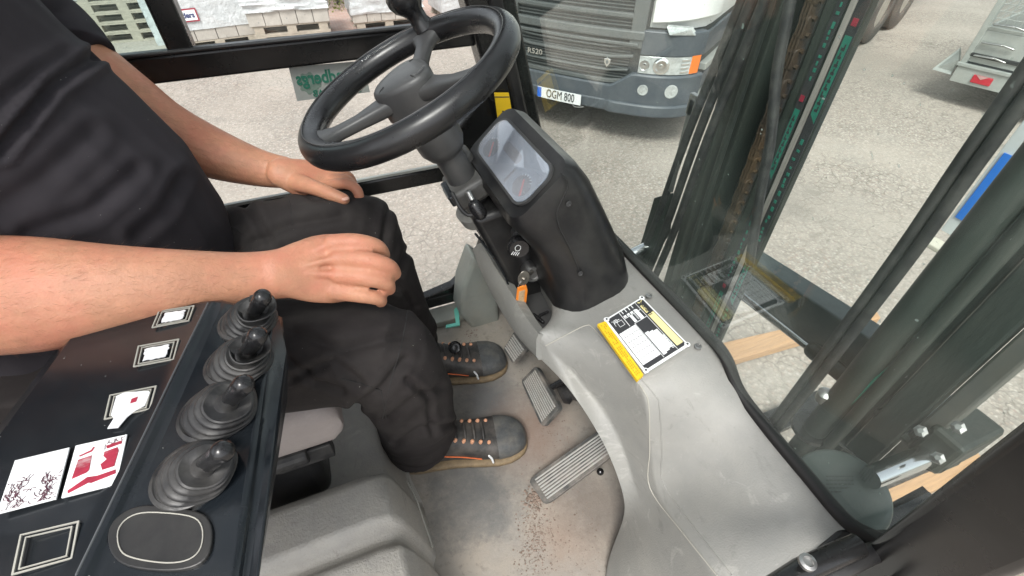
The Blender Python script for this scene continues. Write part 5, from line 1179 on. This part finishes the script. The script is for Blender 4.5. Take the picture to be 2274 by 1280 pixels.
for i in range(14): q.tube([o_+ud2*.06+ur*.03+V((0, 0, .92+.07*i)), o_+ud2*1.7+ur*.03+V((0, 0, .92+.07*i))], .004, 5, cap='flat')
for i in range(40): q.tube([o_+ud2*.035+ur*(.1+.07*i)+V((0, 0, .86)), o_+ud2*.035+ur*(.1+.07*i)+V((0, 0, 1.9))], .004, 5, cap='flat')
for i in range(14): q.tube([o_+ud2*.035+ur*.05+V((0, 0, .92+.07*i)), o_+ud2*.035+ur*3+V((0, 0, .92+.07*i))], .004, 5, cap='flat')
q.build('mesh_side', M['galv'], UT)
for z_ in (.60, .74, .93):
    lt = MB().tube([o_+ud2*.12-ur*.01+V((0, 0, z_)), o_+ud2*.30-ur*.03+V((0, 0, z_+.012))], .018, 10, flat=.6).tube([o_+ud2*.30-ur*.02+V((0, 0, z_+.012)), o_+ud2*.42-ur*.01+V((0, 0, z_-.01))], .010, 8).build('latch', M['steel'], UT, smooth=50)
ub(.22, .42, -.02, .0, .32, .41, 'tail_lamp', 'redlens', bevel=.01); MB().prism([V((u0.x, u0.y, GZ))+ud2*a+ur*(-.024)+V((0, 0, z)) for a, z in ((.25, .41), (.37, .41), (.31, .37))], ur*.006).build('lamp_cover', mat('pink_faded_lens', (.45, .25, .24), .4), UT)
tpl = ub(.74, 1.26, -.015, .0, .31, .43, 'trailer_plate', 'white'); ub(.74, .82, -.018, -.014, .312, .428, 'plate_band', 'blue', tpl)
for sg, a_ in ((-1, -.12), (1, 1.84)):
    c_ = o_+ud2*a_+ur*1.5; wheel(c_.x, c_.y, .29, .17, UT, 'trailer_wheel', tuple(ud2))
mg = [o_+ud2*a+ur*b+V((0, 0, z)) for a, b, z in ((-.22, .05, .34), (.0, .02, .34), (.0, .02, .52), (-.1, .2, .6))]
MB().prism(mg, ur*.02).build('mud_flap', M['galv'], UT)

# ------------------------------------------------------------------ planks on the ground
def plank(c4, label):
    p = [P(x, y, Z=GZ+.07) for x, y in c4]; o = MB().prism(p, (0, 0, -.06)).build('plank', M['wood'], bevel=.004); tag(o, label, 'plank', 'planks lying under the mast'); return o
plank([(1560, 772), (1942, 683), (1956, 706), (1590, 812)], 'long raw pine plank lying on the asphalt beyond the middle of the windscreen')
plank([(1900, 1118), (2170, 1000), (2190, 1035), (1925, 1160)], 'pine plank lying beside the grey work lamp at the lower right')

# ------------------------------------------------------------------ pallets and loads in the yard
def pallet(c, ang, label, z=GZ, L_=1.2, W_=.8):
    Rm = Matrix.Rotation(ang, 3, 'Z'); c = V((c[0], c[1], z)); q_ = MB()
    def bb(x, y, z0, dx, dy, dz): q_.box(c+Rm @ V((x, y, z0)), (dx, dy, dz), Rm)
    for y in (-.35, 0, .35): bb(0, y, .011, L_, .10, .022)
    for y in (-.35, 0, .35):
        for x in (-.5, 0, .5): bb(x, y, .061, .145, .10, .078)
    for x in (-.5, 0, .5): bb(x, 0, .111, .145, W_, .022)
    for y in (-.34, -.17, 0, .17, .34): bb(0, y, .133, L_, .12, .022)
    o = q_.build('pallet', M['gwood']); tag(o, label, 'pallet', 'wooden pallets under the loads in the yard'); return o
def load(c, ang, dims, z, label, m='wrap', sag=.015, name='wrapped_load', text_=None, stones=False):
    Rm = Matrix.Rotation(ang, 3, 'Z'); c = V((c[0], c[1], z)); dx, dy, dz = dims; bm = bmesh.new(); bmesh.ops.create_cube(bm, size=1)
    bmesh.ops.subdivide_edges(bm, edges=bm.edges, cuts=9, use_grid_fill=True)
    for v in bm.verts:
        n3 = V((v.co.x*6+c.x, v.co.y*6, v.co.z*6)); k = noise.noise(n3)*sag
        p = V((v.co.x*(dx+k*2), v.co.y*(dy+k*2), (v.co.z+.5)*(dz)+ (k*2 if v.co.z > .3 else 0))); v.co = c+Rm @ p
    me = bpy.data.meshes.new(name); bm.to_mesh(me); bm.free()
    rt_ = empty(name, c, label, 'load', 'loads standing on the pallets')
    o = link('film', me, M[m], rt_, smooth=50)
    if text_:
        f_ = Rm @ V((0, -1, 0)); r_ = Rm @ V((1, 0, 0)); lc_ = c + f_*(dy/2+.012) + V((0, 0, dz*text_[2])) + r_*text_[1]
        lw, lh = text_[3], text_[4]
        MB().prism([lc_-r_*lw-V((0, 0, lh)), lc_+r_*lw-V((0, 0, lh)), lc_+r_*lw+V((0, 0, lh)), lc_-r_*lw+V((0, 0, lh))], f_*.006).build('label_border', M['red'], rt_)
        MB().prism([lc_+f_*.004-r_*(lw-.02)-V((0, 0, lh-.02)), lc_+f_*.004+r_*(lw-.02)-V((0, 0, lh-.02)), lc_+f_*.004+r_*(lw-.02)+V((0, 0, lh-.02)), lc_+f_*.004-r_*(lw-.02)+V((0, 0, lh-.02))], f_*.006).build('label_sheet', M['white'], rt_)
        text('label_lettering', text_[0], lh*1.15, mat('navy_print', (.05, .06, .16), .5), rt_, frame(lc_+f_*.0125, r_, (0, 0, 1)), sx=.9, bold=.004, ext=.001)
    return rt_
def blocks(c, ang, nx, dims, z, label, m='stone'):
    Rm = Matrix.Rotation(ang, 3, 'Z'); c = V((c[0], c[1], z)); q_ = MB(); dx, dy, dz = dims
    for i in range(nx): 
        for j in range(2): q_.box(c+Rm @ V((-dx/2+dx*(i+.5)/nx, (j-.5)*dy/2, dz/2)), (dx/nx-.008, dy/2-.008, dz), Rm)
    o = q_.build('paving_blocks', M[m], bevel=.006); tag(o, label, 'paving blocks', 'courses of paving blocks on the pallets'); return o
def gp(px, py): p = P(px, py, Z=GZ); return (p.x, p.y)
cB = gp(662, 98); cB = (cB[0], cB[1]+.45); aB = R_(-4)
pallet(cB, aB, 'bottom pallet of the pair under the middle load in view', GZ); pallet(cB, aB, 'upper pallet of the pair under the middle load in view', GZ+.146)
blocks(cB, aB, 5, (1.25, .85, .20), GZ+.292, 'row of grey blocks between the two pallets and white film of the middle load'); load(cB, aB, (1.28, .9, .28), GZ+.494, 'crumpled white film heap on the middle block stack', sag=.05)
c2 = gp(868, 66); c2 = (c2[0], c2[1]+.45); pallet(c2, 0, 'single pallet on the pink paving left of the wheel knob'); blocks(c2, 0, 5, (1.25, .85, .13), GZ+.146, 'thin course of blocks on the pallet left of the wheel knob'); load(c2, 0, (1.27, .88, .35), GZ+.278, 'white wrapped load left of the wheel knob', sag=.04)
c3 = gp(500, 108); c3 = (c3[0]-.08, c3[1]+.42); pallet(c3, R_(6), 'pallet just above the window sill, under the big labelled white load', GZ); blocks(c3, R_(6), 4, (1.22, .82, .16), GZ+.146, 'course of blocks under the big labelled white load')
load(c3, R_(6), (1.24, .84, .62), GZ+.308, 'big white wrapped load with a red-bordered label, right of the window post', text_=('Benders', -.36, .34, .20, .09))
c4 = gp(312, 92); c4 = (c4[0], c4[1]+.42)
for i in range(5): pallet(c4, R_(-3), ['lowest', 'second', 'third', 'fourth', 'topmost'][i]+' pallet in the tall stack left of the window post', GZ+.146*i)
c5 = gp(372, 96); c5 = (c5[0]+.06, c5[1]+.25); load(c5, R_(4), (.42, .7, .75), GZ, 'narrow white wrapped package behind the window post')
c6 = gp(215, 92); c6 = (c6[0]-.15, c6[1]+.85); pallet(c6, R_(8), 'pallet at the left of the yard, beside the sleeve', GZ); blocks(c6, R_(8), 4, (1.2, .8, .38), GZ+.146, 'brown block stack beside the sleeve of the T-shirt'); load(c6, R_(8), (1.22, .82, .45), GZ+.528, 'white load with a blue-lettered label beside the sleeve', text_=('Benders', .1, .4, .26, .09))
c7 = (cB[0]-.3, cB[1]+1.7); pallet(c7, 0, 'pallet in the back row behind the middle load'); load(c7, 0, (1.25, .85, .8), GZ+.146, 'white load in the back row behind the middle load')
c8 = (c3[0]-.1, c3[1]+1.6); pallet(c8, 0, 'pallet in the back row behind the big labelled load'); load(c8, 0, (1.25, .85, .9), GZ+.146, 'white load in the back row behind the big labelled load')
c9 = (c2[0]+1.6, c2[1]+.1); pallet(c9, R_(3), 'pallet behind the steering wheel spinner knob'); load(c9, R_(3), (1.25, .85, .5), GZ+.146, 'white load behind the steering wheel spinner knob')
# bush
bc = P(752, 12, Z=GZ); random.seed(2)
BU = empty('bush', bc, 'yellow-green bush growing behind the loads in the yard', 'bush'); q = MB()
for i in range(2600):
    r_ = random.random()**.4*.65; a = random.uniform(0, 6.28); e = random.uniform(-.2, 1.3); c_ = V(bc)+V((r_*math.cos(a)*math.cos(e), r_*math.sin(a)*math.cos(e), .12+r_*math.sin(e)*1.3)); s_ = random.uniform(.015, .04)
    d1 = V((random.uniform(-1, 1), random.uniform(-1, 1), random.uniform(-1, 1))).normalized()*s_; d2 = V((random.uniform(-1, 1), random.uniform(-1, 1), random.uniform(-1, 1))).normalized()*s_*.6
    q.add([c_-d1, c_+d2, c_+d1, c_-d2], [(0, 1, 2, 3)])
q.build('foliage', M['leaf'], BU)
q = MB()
for i in range(7): a = random.uniform(0, 6.28); q.tube([V(bc), V(bc)+V((.15*math.cos(a), .15*math.sin(a), .3)), V(bc)+V((.4*math.cos(a), .4*math.sin(a), .6))], [.015, .01, .004], 6)
q.build('stem', M['rust'], BU)
